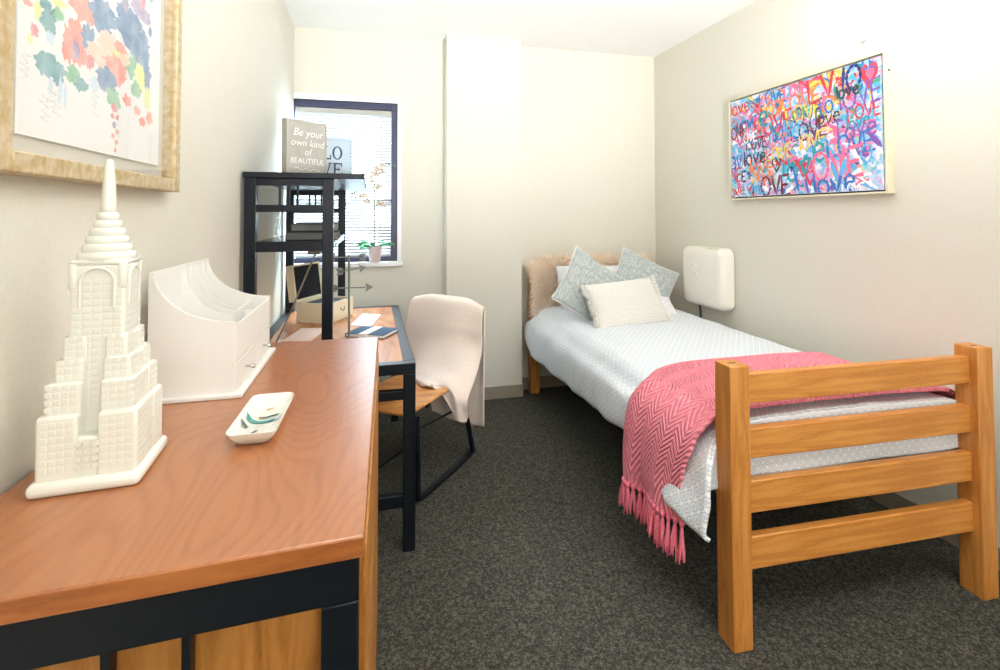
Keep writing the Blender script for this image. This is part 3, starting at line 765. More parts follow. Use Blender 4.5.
for a in (.09, AW-.035):
    bb(a, a+.022, PT-.01, 2.41, .39, .46, 'side_rail', BEDWX)
bb(.112, AW-.035, PT, 2.40, .44, .456, 'slat_deck', plain('spring_deck', rgb(110,104,96), .7))
# mattress
m = MB(); m.box(.05, 1.06, .1, 2.385, .458, .655, B); o = m.build('mattress', plain('mattress_ticking', rgb(205,208,214), .8), bevel=.04, seg=4)
tag(o, 'single mattress lying on the maple bed frame under the duvet', 'mattress')

# duvet
def lattice():
    m, nt, bs = new_mat('duvet_cotton')
    tc = nt.nodes.new('ShaderNodeTexCoord'); sp_ = nt.nodes.new('ShaderNodeSeparateXYZ'); L(nt, tc.outputs['UV'], sp_.inputs[0])
    def M(op, a, b_=None):
        n = nt.nodes.new('ShaderNodeMath'); n.operation = op
        for i, q in enumerate((a, b_)):
            if q is None: continue
            if isinstance(q, (int, float)): n.inputs[i].default_value = q
            else: L(nt, q, n.inputs[i])
        return n.outputs[0]
    cu_ = M('COSINE', M('MULTIPLY', sp_.outputs[0], 2*PI/.036)); cv = M('COSINE', M('MULTIPLY', sp_.outputs[1], 2*PI/.046))
    f = M('ABSOLUTE', M('ADD', cu_, cv))
    l1 = M('LESS_THAN', f, .28); l2 = M('LESS_THAN', M('ABSOLUTE', M('SUBTRACT', f, 1.42)), .2)
    g = M('MAXIMUM', l1, l2)
    r = ramp(nt, g, [(0, rgb(202,210,220)), (1, rgb(238,240,241))]); L(nt, r.outputs['Color'], bs.inputs['Base Color'])
    bs.inputs['Roughness'].default_value = .9; bs.inputs['Specular IOR Level'].default_value = .2
    n = N(nt, 'ShaderNodeTexNoise'); n.inputs['Scale'].default_value = 70; n.inputs['Detail'].default_value = 4
    L(nt, coords(nt), n.inputs['Vector']); bump(nt, bs, n.outputs['Fac'], .35, .006)
    return m
DUV = lattice()
def interp(tab, x):
    if x <= tab[0][0]: return tab[0][1]
    for (x0, y0), (x1, y1) in zip(tab[:-1], tab[1:]):
        if x <= x1:
            t = (x-x0)/(x1-x0); t = t*t*(3-2*t); return y0+(y1-y0)*t
    return tab[-1][1]
HEM = [(.02, .352), (.3, .372), (.45, .44), (.6, .445), (.9, .414), (1.35, .392), (1.85, .375), (2.12, .37), (2.26, .40), (2.37, .44)]
HEMA = [(.02, -.07), (.15, -.10), (.25, -.108), (.4, -.075), (.6, -.055), (1.5, -.055), (2.1, -.07), (2.28, -.068), (2.37, -.05)]
TOPZ = [(.08, .697), (.5, .69), (2.0, .695), (2.25, .70), (2.39, .69)]
B0, B1 = .088, 2.37
def section(b_):
    zh, ah, zt = interp(HEM, b_), interp(HEMA, b_), interp(TOPZ, b_)
    P = [(ah+.012, zh-.004), (ah-.004, zh+.02), (-.062+(ah+.062)*.35, zh+(zt-zh)*.34), (-.046, zh+(zt-zh)*.62), (.0, zt-.065), (.045, zt-.018), (.11, zt), (.3, zt+.008), (.6, zt+.012), (.9, zt+.008), (1.04, zt-.004), (1.085, zt-.04), (1.098, zt-.14), (1.1, zt-.22)]
    return [Vector((a, z, 0)) for a, z in P]
def crv(p, t):
    n = len(p)-1; x = t*n; i = min(int(x), n-1); f = x-i
    a, b_, c, d = p[max(i-1, 0)], p[i], p[i+1], p[min(i+2, n)]
    return .5*((2*b_)+(c-a)*f+(2*a-5*b_+4*c-d)*f*f+(3*b_-a-3*c+d)*f**3)
def duv(u, v):
    b_ = B0+(B1-B0)*v
    p = crv(section(b_), u)
    if u < .3: b_ -= .07*(1-v)**8*min(1, (.3-u)/.15)
    side = max(0, 1-u/.45)
    wr = .012*noise.noise(Vector((b_*5, u*3, 1)))*side + .006*noise.noise(Vector((b_*14, u*6, 4)))*(.35+side)
    wr += .009*math.sin(b_*16+u*5+2*noise.noise(Vector((b_*2, u, 9))))*side*min(1, b_*2)
    puff = .008*noise.noise(Vector((p.x*4, b_*4, 7)))+.004*noise.noise(Vector((p.x*11, b_*9, 3)))
    end = 0
    if v > .965: end = (v-.965)*1.2
    # let the head end corner sag gently round the mattress corner
    return B(p.x-wr, b_, p.y+puff*(1-side)-end*(1-side*.5))
SL = [0]
for i in range(1, 61): SL.append(SL[-1]+(crv(section(1.0), i/60)-crv(section(1.0), (i-1)/60)).length)
def arc(u): x = u*60; i = min(int(x), 59); return SL[i]+(SL[i+1]-SL[i])*(x-i)
b = MB(); NU, NV = 91, 150
b.grid(NU, NV, duv, lambda u, v: (arc(u), B0+(B1-B0)*v))
# foot flap hanging inside the foot board
u_s = .18
def flap(u, v):
    uu = u_s+(.98-u_s)*u
    p = duv(uu, 0)
    a0 = crv(section(B0), uu)
    zb = .474+.06*u
    d = (a0.y-zb)*v if a0.y > zb else 0
    q = B(a0.x, B0-.0-.012*math.sin(PI*min(1, v*1.0))*0+.006*math.sin(u*25)*v*v, 0)
    return Vector((p.x*(1-v)+q.x*v, p.y*(1-v)+q.y*v, p.z-d))
b.grid(80, 22, flap, lambda u, v: (arc(u_s+(.98-u_s)*u), B0-.25*v))
o = b.build('duvet', DUV, smooth=True, solid=.012, weld=True, angle=None)
tag(o, 'white duvet with blue grey lattice pattern spread over the bed', 'duvet')

# pink knit throw
def knit():
    m, nt, bs = new_mat('pink_chevron_knit')
    tc = nt.nodes.new('ShaderNodeTexCoord'); sp_ = nt.nodes.new('ShaderNodeSeparateXYZ'); L(nt, tc.outputs['UV'], sp_.inputs[0])
    def M(op, a, b_=None):
        n = nt.nodes.new('ShaderNodeMath'); n.operation = op
        for i, q in enumerate((a, b_)):
            if q is None: continue
            if isinstance(q, (int, float)): n.inputs[i].default_value = q
            else: L(nt, q, n.inputs[i])
        return n.outputs[0]
    zig = M('PINGPONG', sp_.outputs[1], .062)
    ph = M('ADD', M('MULTIPLY', zig, .9), sp_.outputs[0])
    rib = M('SINE', M('MULTIPLY', ph, 2*PI/.024))
    st = M('SINE', M('MULTIPLY', sp_.outputs[1], 2*PI/.013))
    h = M('ADD', M('MULTIPLY', rib, .75), M('MULTIPLY', st, .25))
    n = N(nt, 'ShaderNodeTexNoise'); n.inputs['Scale'].default_value = 60; L(nt, tc.outputs['UV'], n.inputs['Vector'])
    r = ramp(nt, n.outputs['Fac'], [(.3, rgb(252,134,154)), (.7, rgb(255,164,176))])
    L(nt, r.outputs['Color'], bs.inputs['Base Color']); bs.inputs['Roughness'].default_value = .9; bs.inputs['Specular IOR Level'].default_value = .2
    bump(nt, bs, h, 1.0, .0055)
    return m
KNIT = knit(); YARN = noisy('pink_yarn', rgb(246,116,146), rgb(252,148,166), 80, .9, .3, .002)
def tsec(b_):
    zt = interp(TOPZ, b_)+.030; zh = interp([(.1, .33), (.3, .315), (.45, .29), (.62, .275)], b_)
    P = [(-.09, zh), (-.093, zh+.08), (-.09, zh+(zt-zh)*.45), (-.075, zt-.14), (-.045, zt-.075), (.03, zt-.012), (.11, zt+.002), (.3, zt+.008), (.6, zt+.012), (.9, zt+.008), (1.03, zt-.002), (1.085, zt-.03), (1.106, zt-.09)]
    return [Vector((a, z, 0)) for a, z in P]
def throwf(u, v, wr=True):
    near = interp([(0, .15), (.12, .16), (.3, .115), (.42, .10), (1, .105)], u)
    far = interp([(0, .60), (.2, .585), (.40, .60), (.6, .72), (.85, .735), (1, .64)], u)
    b_ = near+(far-near)*v
    p = crv(tsec(b_), u)
    side = max(0, 1-u/.42)
    w = .014*math.sin(b_*26+3*noise.noise(Vector((b_*3, u*2, 5))))*side*(1.3-u) + .005*noise.noise(Vector((p.x*6, b_*7, 2)))
    roll = .012*max(0, 1-abs(v-.02)*20)*(1-side)
    if v > .93: roll -= .018*(v-.93)/.07
    return B(p.x-w*side-.004*side, b_, p.y+w*.6*(1-side)+roll)
b = MB(); b.grid(110, 60, throwf, lambda u, v: (arc(u)*1.05, v*.56))
th = b.build('knit_throw', KNIT, smooth=True, solid=.014, angle=None)
tag(th, 'pink chevron knit throw with tassels draped across the foot of the bed', 'blanket')
for k in range(17):
    v = (k+.5)/17; p0 = throwf(0, v); b = MB(); ln_ = .115+random.uniform(-.012, .02)+(.03 if v < .2 else 0)
    p0 = p0+Vector((.0, 0, .004))
    b.tube([p0+Vector((0, 0, .008)), p0-Vector((0, 0, .004)), p0-Vector((0, 0, .014))], [.007, .0095, .007], 8)
    for s in range(6):
        a = s*2*PI/6+random.random(); rr = random.uniform(.004, .013); ll = ln_*random.uniform(.82, 1)
        e = p0+Vector((rr*1.3*math.cos(a)-.006, rr*1.6*math.sin(a)+random.uniform(-.006, .006), -ll))
        mid = p0.lerp(e, .5)+Vector((random.uniform(-.004, .004), random.uniform(-.005, .005), 0))
        b.tube([p0-Vector((0, 0, .008)), p0.lerp(mid, .5), mid, mid.lerp(e, .5)+Vector((random.uniform(-.003, .003), random.uniform(-.003, .003), 0)), e], [.004, .004, .004, .0038, .003], 6)
    b.build('tassel', YARN, th, smooth=True, angle=None)

# ------------------------------------------------------------------ pillows and cushions
def weave(name, c1, c2, sx, sy):
    m, nt, bs = new_mat(name)
    outs = []
    for st in ((sx, sy, 40), (sy, sx, 40)):
        n = N(nt, 'ShaderNodeTexNoise'); n.inputs['Scale'].default_value = 1; n.inputs['Detail'].default_value = 3
        L(nt, coords(nt, st), n.inputs['Vector']); outs.append(n.outputs['Fac'])
    a = N(nt, 'ShaderNodeMath', operation='ADD'); L(nt, outs[0], a.inputs[0]); L(nt, outs[1], a.inputs[1])
    h = N(nt, 'ShaderNodeMath', operation='MULTIPLY'); L(nt, a.outputs[0], h.inputs[0]); h.inputs[1].default_value = .5
    r = ramp(nt, h.outputs[0], [(.38, c1), (.62, c2)]); L(nt, r.outputs['Color'], bs.inputs['Base Color'])
    bs.inputs['Roughness'].default_value = .95; bs.inputs['Specular IOR Level'].default_value = .15
    bump(nt, bs, h.outputs[0], .5, .003); return m
def cushion_shape(W, H, T, pinch=.06, power=.55, seed=0, wr=.004):
    # closed pillow, local coords: x width, z height, y thickness (front = -y)
    n = 33; vs = []; fs = []
    def pt(i, j, side):
        s, q = (i/(n-1)-.5)*2, (j/(n-1)-.5)*2
        ps = s*(1-pinch*(1-q*q)*abs(s)**2); pq = q*(1-pinch*(1-s*s)*abs(q)**2)
        t = max(0, (1-s*s)*(1-q*q))**power*T/2
        w_ = wr*noise.noise(Vector((s*3+seed, q*3, side*2)))*(1 if t > .01 else 0)
        return (ps*W/2, side*(t)+w_*side, pq*H/2)
    idx = {}
    for side in (-1, 1):
        for j in range(n):
            for i in range(n):
                edge = i in (0, n-1) or j in (0, n-1)
                key = (i, j, 0 if edge else side)
                if key not in idx: idx[key] = len(vs); vs.append(pt(i, j, side))
        g = lambda i, j: idx[(i, j, 0 if (i in (0, n-1) or j in (0, n-1)) else side)]
        for j in range(n-1):
            for i in range(n-1):
                f = (g(i, j), g(i+1, j), g(i+1, j+1), g(i, j+1)); fs.append(f if side < 0 else f[::-1])
    def edge(k):        # outline points
        pts = []
        for i in range(n-1): pts.append(pt(i, 0, 0))
        for j in range(n-1): pts.append(pt(n-1, j, 0))
        for i in range(n-1, 0, -1): pts.append(pt(i, n-1, 0))
        for j in range(n-1, 0, -1): pts.append(pt(0, j, 0))
        return pts
    return vs, fs, edge(0)
def place(o, pos, roll, lean, yaw):
    # roll about local y, lean back about x, yaw about z
    o.rotation_euler = (0, 0, 0); o.rotation_mode = 'QUATERNION'
    M_ = Matrix.Rotation(yaw, 3, 'Z') @ Matrix.Rotation(lean, 3, 'X') @ Matrix.Rotation(roll, 3, 'Y')
    o.rotation_quaternion = M_.to_quaternion(); o.location = pos
LIN = weave('grey_linen', rgb(146,157,160), rgb(204,208,206), 45, 380)
PIPE = plain('white_piping', rgb(232,232,228), .9)
vs, fs, ed = cushion_shape(.47, .47, .13, .075, .5, 3)
b = MB(); b.add(vs, fs); cu1 = b.build('throw_cushion', LIN, smooth=True, local=True, angle=None)
b = MB(); b.tube(ed+[ed[0]], .0042, 6); pip = b.build('piping', PIPE, cu1, smooth=True, local=True, angle=None)
tag(cu1, 'grey linen cushion with pale piping, on the left behind the white fringed cushion', 'cushion', 'grey linen cushions on the bed')
place(cu1, B(.285, 1.84, .89), math.radians(39), math.radians(-24), math.radians(10))
cu2 = cu1.copy(); COL.objects.link(cu2); p2 = pip.copy(); COL.objects.link(p2); p2.parent = cu2
cu2['label'] = 'grey linen cushion with pale piping, on the right nearest the wall'
place(cu2, B(.775, 2.05, .868), math.radians(29), math.radians(-22), math.radians(-6))
# white fringed cushion
WKN = None
def wknit():
    m, nt, bs = new_mat('white_knit')
    v = coords(nt, (1, 1, 1)); sp_ = nt.nodes.new('ShaderNodeSeparateXYZ'); L(nt, v, sp_.inputs[0])
    w = N(nt, 'ShaderNodeTexWave', wave_type='BANDS', bands_direction='Z'); w.inputs['Scale'].default_value = 22; w.inputs['Distortion'].default_value = 1.2; w.inputs['Detail'].default_value = 2; w.inputs['Detail Scale'].default_value = 12
    L(nt, v, w.inputs['Vector']); bump(nt, bs, w.outputs['Fac'], .6, .006)
    bs.inputs['Base Color'].default_value = rgb(230,228,222); bs.inputs['Roughness'].default_value = .95; bs.inputs['Specular IOR Level'].default_value = .15
    return m
WKN = wknit()
vs, fs, ed = cushion_shape(.54, .34, .15, .05, .5, 9)
b = MB(); b.add(vs, fs); wc = b.build('fringed_cushion', WKN, smooth=True, local=True, angle=None)
FRM = plain('white_fringe', rgb(242,240,234), .95)
for sx in (-1, 1):
    b = MB()
    for i in range(260):
        q = random.uniform(-1, 1); x = sx*.27*(1-.05*(1-q*q)); z = q*.17
        d = Vector((sx*random.uniform(.012, .034), random.uniform(-.022, .018), random.uniform(-.02, .012)))
        p = Vector((x-sx*.004, random.uniform(-.006, .006), z)); b.tube([p, p+d*.5+Vector((0, 0, .002)), p+d], [.0024, .0022, .0012], 4)
    b.build('fringe', FRM, wc, smooth=True, local=True, angle=None)
tag(wc, 'white knitted rectangular cushion with fringed sides in front of the other pillows', 'cushion')
place(wc, B(.445, 1.64, .82), math.radians(-4), math.radians(-33), math.radians(4))
# sleeping pillows
PCS = noisy('pillowcase_cotton', rgb(226,226,234), rgb(236,236,240), 14, .9, .15, .004)
vs, fs, ed = cushion_shape(.74, .43, .15, .04, .45, 5, .008)
b = MB(); b.add(vs, fs); pl1 = b.build('bed_pillow', PCS, smooth=True, local=True, angle=None)
tag(pl1, 'pale lavender white bed pillow leaning on the headboard behind the grey cushions', 'pillow', 'bed pillows')
place(pl1, B(.52, 2.17, .815), math.radians(0), math.radians(-18), math.radians(-2))
pl2 = pl1.copy(); COL.objects.link(pl2); pl2['label'] = 'white bed pillow lying low with its corner showing right of the fringed cushion'
pl2.scale = (.72, .8, .62)
place(pl2, B(.685, 1.93, .755), math.radians(12), math.radians(-66), math.radians(-2))

# faux fur throw over the headboard
FUR = noisy('peach_fur', rgb(254,240,224), rgb(255,247,238), 30, .9, 0, 0)
def translucent(m, k):
    nt = m.node_tree; b_ = nt.nodes['Principled BSDF']; o_ = nt.nodes['Material Output']; t = nt.nodes.new('ShaderNodeBsdfTranslucent'); mx = nt.nodes.new('ShaderNodeMixShader'); mx.inputs[0].default_value = k
    src = b_.inputs['Base Color'].links[0].from_socket; L(nt, src, t.inputs['Color']); L(nt, b_.outputs[0], mx.inputs[1]); L(nt, t.outputs[0], mx.inputs[2]); L(nt, mx.outputs[0], o_.inputs['Surface'])
translucent(FUR, .5)
fa0, fa1 = .02, 1.0
FP = [Vector(p+(0,)) for p in ((2.28, .69), (2.315, .76), (2.33, .88), (2.345, .98), (2.39, 1.03), (2.43, 1.03), (2.462, .97), (2.487, .88), (2.489, .80))]
def furb(u, v):
    p = crv(FP, v); a = fa0+(fa1-fa0)*u
    sag = 0
    if u < .06: sag = (.06-u)*.5
    return B(a-.01*math.sin(v*6)*0, p.x+.008*noise.noise(Vector((u*6, v*4, 1))), p.y+.012*noise.noise(Vector((u*5, v*3, 8)))-sag)
b = MB(); b.grid(40, 36, furb)
ff = b.build('fur_throw', FUR, smooth=True, solid=.01, angle=None)
tag(ff, 'peach long pile faux fur throw hanging over the headboard', 'blanket')
b = MB(); rnd = random.Random(3)
for i in range(9000):
    u, v = rnd.random(), rnd.random()**.9*.62
    if rnd.random() < .12: u = rnd.random()*.03
    p = furb(u, v); e = .01
    tu = (furb(min(u+e, 1), v)-furb(max(u-e, 0), v)).normalized(); tv = (furb(u, min(v+e, 1))-furb(u, max(v-e, 0))).normalized()
    nrm = tu.cross(tv).normalized()
    if nrm.dot(B(.5, 2.41, .8)-p) > 0: nrm = -nrm
    dr_ = nrm*rnd.uniform(.5, 1)+Vector((rnd.gauss(0, .35), rnd.gauss(0, .3), rnd.gauss(-.2, .4)))
    if u < .06: dr_ += Vector((-.9, 0, -.3))
    dr_.normalize(); ln_ = rnd.uniform(.05, .10)
    s = dr_.cross(Vector((rnd.gauss(0, 1), rnd.gauss(0, 1), rnd.gauss(0, 1)))).normalized()*.0028
    q1 = p+dr_*ln_*.5; q2 = p+dr_*ln_+Vector((rnd.gauss(0, .006), rnd.gauss(0, .006), -.014))
    b.add([p-s, p+s, q1+s*.9, q1-s*.9, q2], [(0, 1, 2, 3), (3, 2, 4)])
fo = b.build('fur_pile', FUR, ff, fix=False); fo['kind'] = 'stuff'

# ------------------------------------------------------------------ wall unit
wu = thing('wall_heater', (XR, 3.13, .75), 'ivory rounded plastic wall unit mounted on right wall beyond the bed', 'wall heater')
wy0, wy1, wz0, wz1 = 2.925, 3.40, .745, 1.175
b = MB()
n = 10
def rr_ring(inset, x, r):
    p = []; y0, y1, z0, z1 = wy0+inset, wy1-inset, wz0+inset, wz1-inset
    for cy, cz, a0 in ((y1-r, z1-r, 0), (y0+r, z1-r, PI/2), (y0+r, z0+r, PI), (y1-r, z0+r, 1.5*PI)):
        for i in range(n+1):
            a = a0+PI/2*i/n; p.append((x, cy+r*math.cos(a), cz+r*math.sin(a)))
    return p
rings = [rr_ring(.012, XR-.001, .05), rr_ring(.012, XR-.014, .05), rr_ring(0, XR-.015, .055), rr_ring(0.002, XR-.07, .055), rr_ring(.012, XR-.093, .055), rr_ring(.035, XR-.104, .05), rr_ring(.07, XR-.109, .04), rr_ring(.14, XR-.112, .03)]
k = 4*(n+1); vs = [p for r in rings for p in r]
fs = [(i*k+j, i*k+(j+1) % k, (i+1)*k+(j+1) % k, (i+1)*k+j) for i in range(len(rings)-1) for j in range(k)] + [tuple(range(k-1, -1, -1)), tuple((len(rings)-1)*k+j for j in range(k))]
b.add(vs, fs); b.build('housing', PLASTIC, wu, smooth=True, angle=60)
b = MB()
for (pts) in ([(3.19, 1.03), (3.21, 1.05), (3.24, 1.05), (3.25, 1.02), (3.23, 1.0), (3.2, .99), (3.19, .96), (3.21, .94), (3.24, .95)],):
    b.tube([(XR-.1125, y, z) for y, z in pts], .003, 6)
b.build('embossed_mark', PLASTIC, wu, smooth=True)
b = MB(); b.tube([(XR-.04, 3.27, wz0+.01), (XR-.03, 3.27, .7), (XR-.02, 3.27, .5), (XR-.02, 3.27, .3)], .008, 8); b.build('power_cord', CORDK, wu, smooth=True)
b = MB(); b.box(XR-.1, XR-.03, 2.99, 3.09, wz1-.006, wz1+.0015); b.build('top_vent', plain('vent_plastic', rgb(226,222,210), .4), wu, bevel=.001)

# ------------------------------------------------------------------ LOVE painting on right wall
pa = thing('love_painting', (XR, 2.375, 1.508), 'framed multicoloured graffiti canvas of LOVE words on right wall above the bed', 'painting')
PY0, PY1, PZ0, PZ1, PX = 2.914, 1.837, 1.5076, 2.1907, XR-.05      # PY0 = left edge in view
fw = .011
b = MB(); b.box(PX, XR, PY1, PY1+fw, PZ0, PZ1); b.box(PX, XR, PY0-fw, PY0, PZ0, PZ1); b.box(PX, XR, PY1+fw, PY0-fw, PZ0, PZ0+fw); b.box(PX, XR, PY1+fw, PY0-fw, PZ1-fw, PZ1)
b.build('frame', CHAMP, pa, bevel=.0015)
b = MB(); b.box(XR-.012, XR-.004, PY1+fw, PY0-fw, PZ0+fw, PZ1-fw); b.build('frame_backing', GAPB, pa)
cv0, cv1, cz0, cz1 = PY0-fw-.008, PY1+fw+.008, PZ0+fw+.008, PZ1-fw-.008
def canvas_mat():
    m, nt, bs = new_mat('graffiti_underpaint')
    v = coords(nt, (1, 1, 1))
    vo = N(nt, 'ShaderNodeTexNoise'); vo.inputs['Scale'].default_value = 9; vo.inputs['Detail'].default_value = 2.5; vo.inputs['Distortion'].default_value = 1.6
    L(nt, v, vo.inputs['Vector'])
    r = ramp(nt, vo.outputs['Fac'], [(.28, rgb(240,214,96)), (.36, rgb(238,150,176)), (.43, rgb(202,176,222)), (.5, rgb(176,214,238)), (.57, rgb(92,176,222)), (.64, rgb(150,216,214)), (.72, rgb(244,150,120))])
    n2 = N(nt, 'ShaderNodeTexNoise'); n2.inputs['Scale'].default_value = 26; n2.inputs['Detail'].default_value = 3; L(nt, v, n2.inputs['Vector'])
    r2 = ramp(nt, n2.outputs['Fac'], [(.5, (0, 0, 0, 1)), (.62, (1, 1, 1, 1))])
    mx = N(nt, 'ShaderNodeMix', data_type='RGBA'); L(nt, r2.outputs['Color'], mx.inputs[0]); L(nt, r.outputs['Color'], mx.inputs[6]); mx.inputs[7].default_value = rgb(232,228,240)
    L(nt, mx.outputs[2], bs.inputs['Base Color']); bs.inputs['Roughness'].default_value = .6
    return m
b = MB(); b.box(PX+.004, XR-.0125, cv1, cv0, cz0, cz1); cvs = b.build('canvas', canvas_mat(), pa)
PCOL = {'red': (206,60,74), 'pink': (232,110,150), 'blue': (52,112,190), 'navy': (34,54,120), 'teal': (40,150,168), 'maroon': (112,36,58), 'orange': (240,134,70), 'yellow': (242,212,84), 'green': (70,160,118), 'purple': (128,86,172), 'sky': (96,178,226), 'white': (244,242,248), 'dark': (50,56,78), 'lilac': (190,150,210)}
pk = list(PCOL); pm = [plain('paint_'+k, rgb(*PCOL[k]), .55) for k in pk]
b = MB(); lay = [0]
GL = {'L': [[(0, 1), (0, 0), (.5, .02)]], 'V': [[(0, 1), (.27, 0), (.56, 1)]], 'E': [[(.5, 1), (0, .97), (0, 0), (.5, .02)], [(0, .5), (.4, .52)]],
      'l': [[(.05, 1), (.05, 0)]], 'v': [[(0, .62), (.22, 0), (.46, .65)]], 'T': [[(0, 1), (.6, 1)], [(.3, 1), (.3, 0)]], 'N': [[(0, 0), (0, 1), (.45, 0), (.45, 1)]], 't': [[(.15, .95), (.15, 0), (.3, 0)], [(0, .6), (.32, .62)]],
      'e': [[(.04, .3), (.42, .34), (.4, .52), (.24, .62), (.08, .5), (.03, .3), (.1, .08), (.26, 0), (.45, .1)]]}
def circ(w, h, n=14): return [[(w/2+w/2*math.cos(2*PI*i/n+1.8), h/2+h/2*math.sin(2*PI*i/n+1.8)) for i in range(n+1)]]
GL['O'] = circ(.62, 1); GL['o'] = circ(.46, .62); ADV = {'L': .62, 'O': .74, 'V': .66, 'E': .62, 'l': .2, 'o': .58, 'v': .56, 'e': .56, 'T': .7, 'N': .6, 't': .42, '*': .8}
GL['*'] = [[(.35+.35*(math.sin(t)**3), .52+.034*(13*math.cos(t)-5*math.cos(2*t)-2*math.cos(3*t)-math.cos(4*t))) for t in [2*PI*i/20 for i in range(21)]]]
def CV(u, v, d): return (PX+.004-.0004-d, PY0-(PY0-PY1)*u, PZ0+(PZ1-PZ0)*v)
ASP = (PY0-PY1)/(PZ1-PZ0)
def ribbon(pts, w, d):
    vs = []; n = len(pts)
    for i, p in enumerate(pts):
        a, c = Vector(pts[max(i-1, 0)]), Vector(pts[min(i+1, n-1)]); t = c-a; t = t.normalized() if t.length > 1e-9 else Vector((1, 0))
        ww = w*(.75+.35*math.sin(i*1.7+d*9000))
        for s in (-1, 1):
            q = Vector(p)+Vector((-t.y, t.x))*ww*s*.5
            q.x = min(max(q.x, .022*ASP), .978*ASP); q.y = min(max(q.y, .03), .97)
            vs.append(CV(q.x/ASP, q.y, d))
    b.add(vs, [(2*i, 2*i+1, 2*i+3, 2*i+2) for i in range(n-1)])
def word(txt, u, v, h, col, wt=.16, ang=0, sx=1):
    b.cm = pk.index(col); tw_ = sum(ADV[c] for c in txt)*h*sx; x = -tw_/2
    ca, sa = math.cos(ang), math.sin(ang)
    for c in txt:
        jit = random.uniform(-.06, .06)*h
        for st in GL[c]:
            pts = []
            for k in range(len(st)-1):
                for q in range(3):
                    t = q/3; pts.append((st[k][0]*(1-t)+st[k+1][0]*t, st[k][1]*(1-t)+st[k+1][1]*t))
            pts.append(st[-1])
            pp = []
            for px, py in pts:
                X = x+px*h*sx; Y = (py-.5)*h+jit; pp.append((u*ASP+X*ca-Y*sa, v+X*sa+Y*ca))
            lay[0] += 1; ribbon(pp, wt*h, lay[0]*.000004)
        x += ADV[c]*h*sx
def patch(u, v, ru, rv, col, sd=0):
    b.cm = pk.index(col); n = 18; lay[0] += 1
    b.add([CV(min(max(u+ru*math.cos(2*PI*i/n)*(.8+.3*noise.noise(Vector((i*.7, sd, u*9)))), .024), .976), min(max(v+rv*math.sin(2*PI*i/n)*(.8+.3*noise.noise(Vector((i*.9, sd+4, v*9)))), .03), .97), lay[0]*.000004) for i in range(n)], [tuple(range(n))])
rp = random.Random(11)
def dab(u, v, l, w_, ang, col):
    b.cm = pk.index(col); lay[0] += 1
    ribbon([(u*ASP+l*(t-.5)*math.cos(ang)+.02*math.sin(t*5)*math.sin(ang), v+l*(t-.5)*math.sin(ang)+.02*math.sin(t*5)) for t in (0, .2, .4, .6, .8, 1)], w_, lay[0]*.000004)
for i in range(330):
    u, v = rp.uniform(.03, .97), rp.uniform(.05, .96)
    cs = ['sky', 'teal', 'lilac', 'pink', 'white', 'sky', 'blue', 'sky', 'lilac', 'pink', 'red']
    if v > .5: cs += ['yellow', 'orange', 'red', 'green', 'orange', 'pink', 'blue']
    if u > .7 and v < .5: cs = ['lilac', 'pink', 'sky', 'white', 'purple', 'sky', 'white', 'pink']
    dab(u, v, rp.uniform(.06, .17), rp.uniform(.018, .05), rp.gauss(.5, .7), rp.choice(cs))
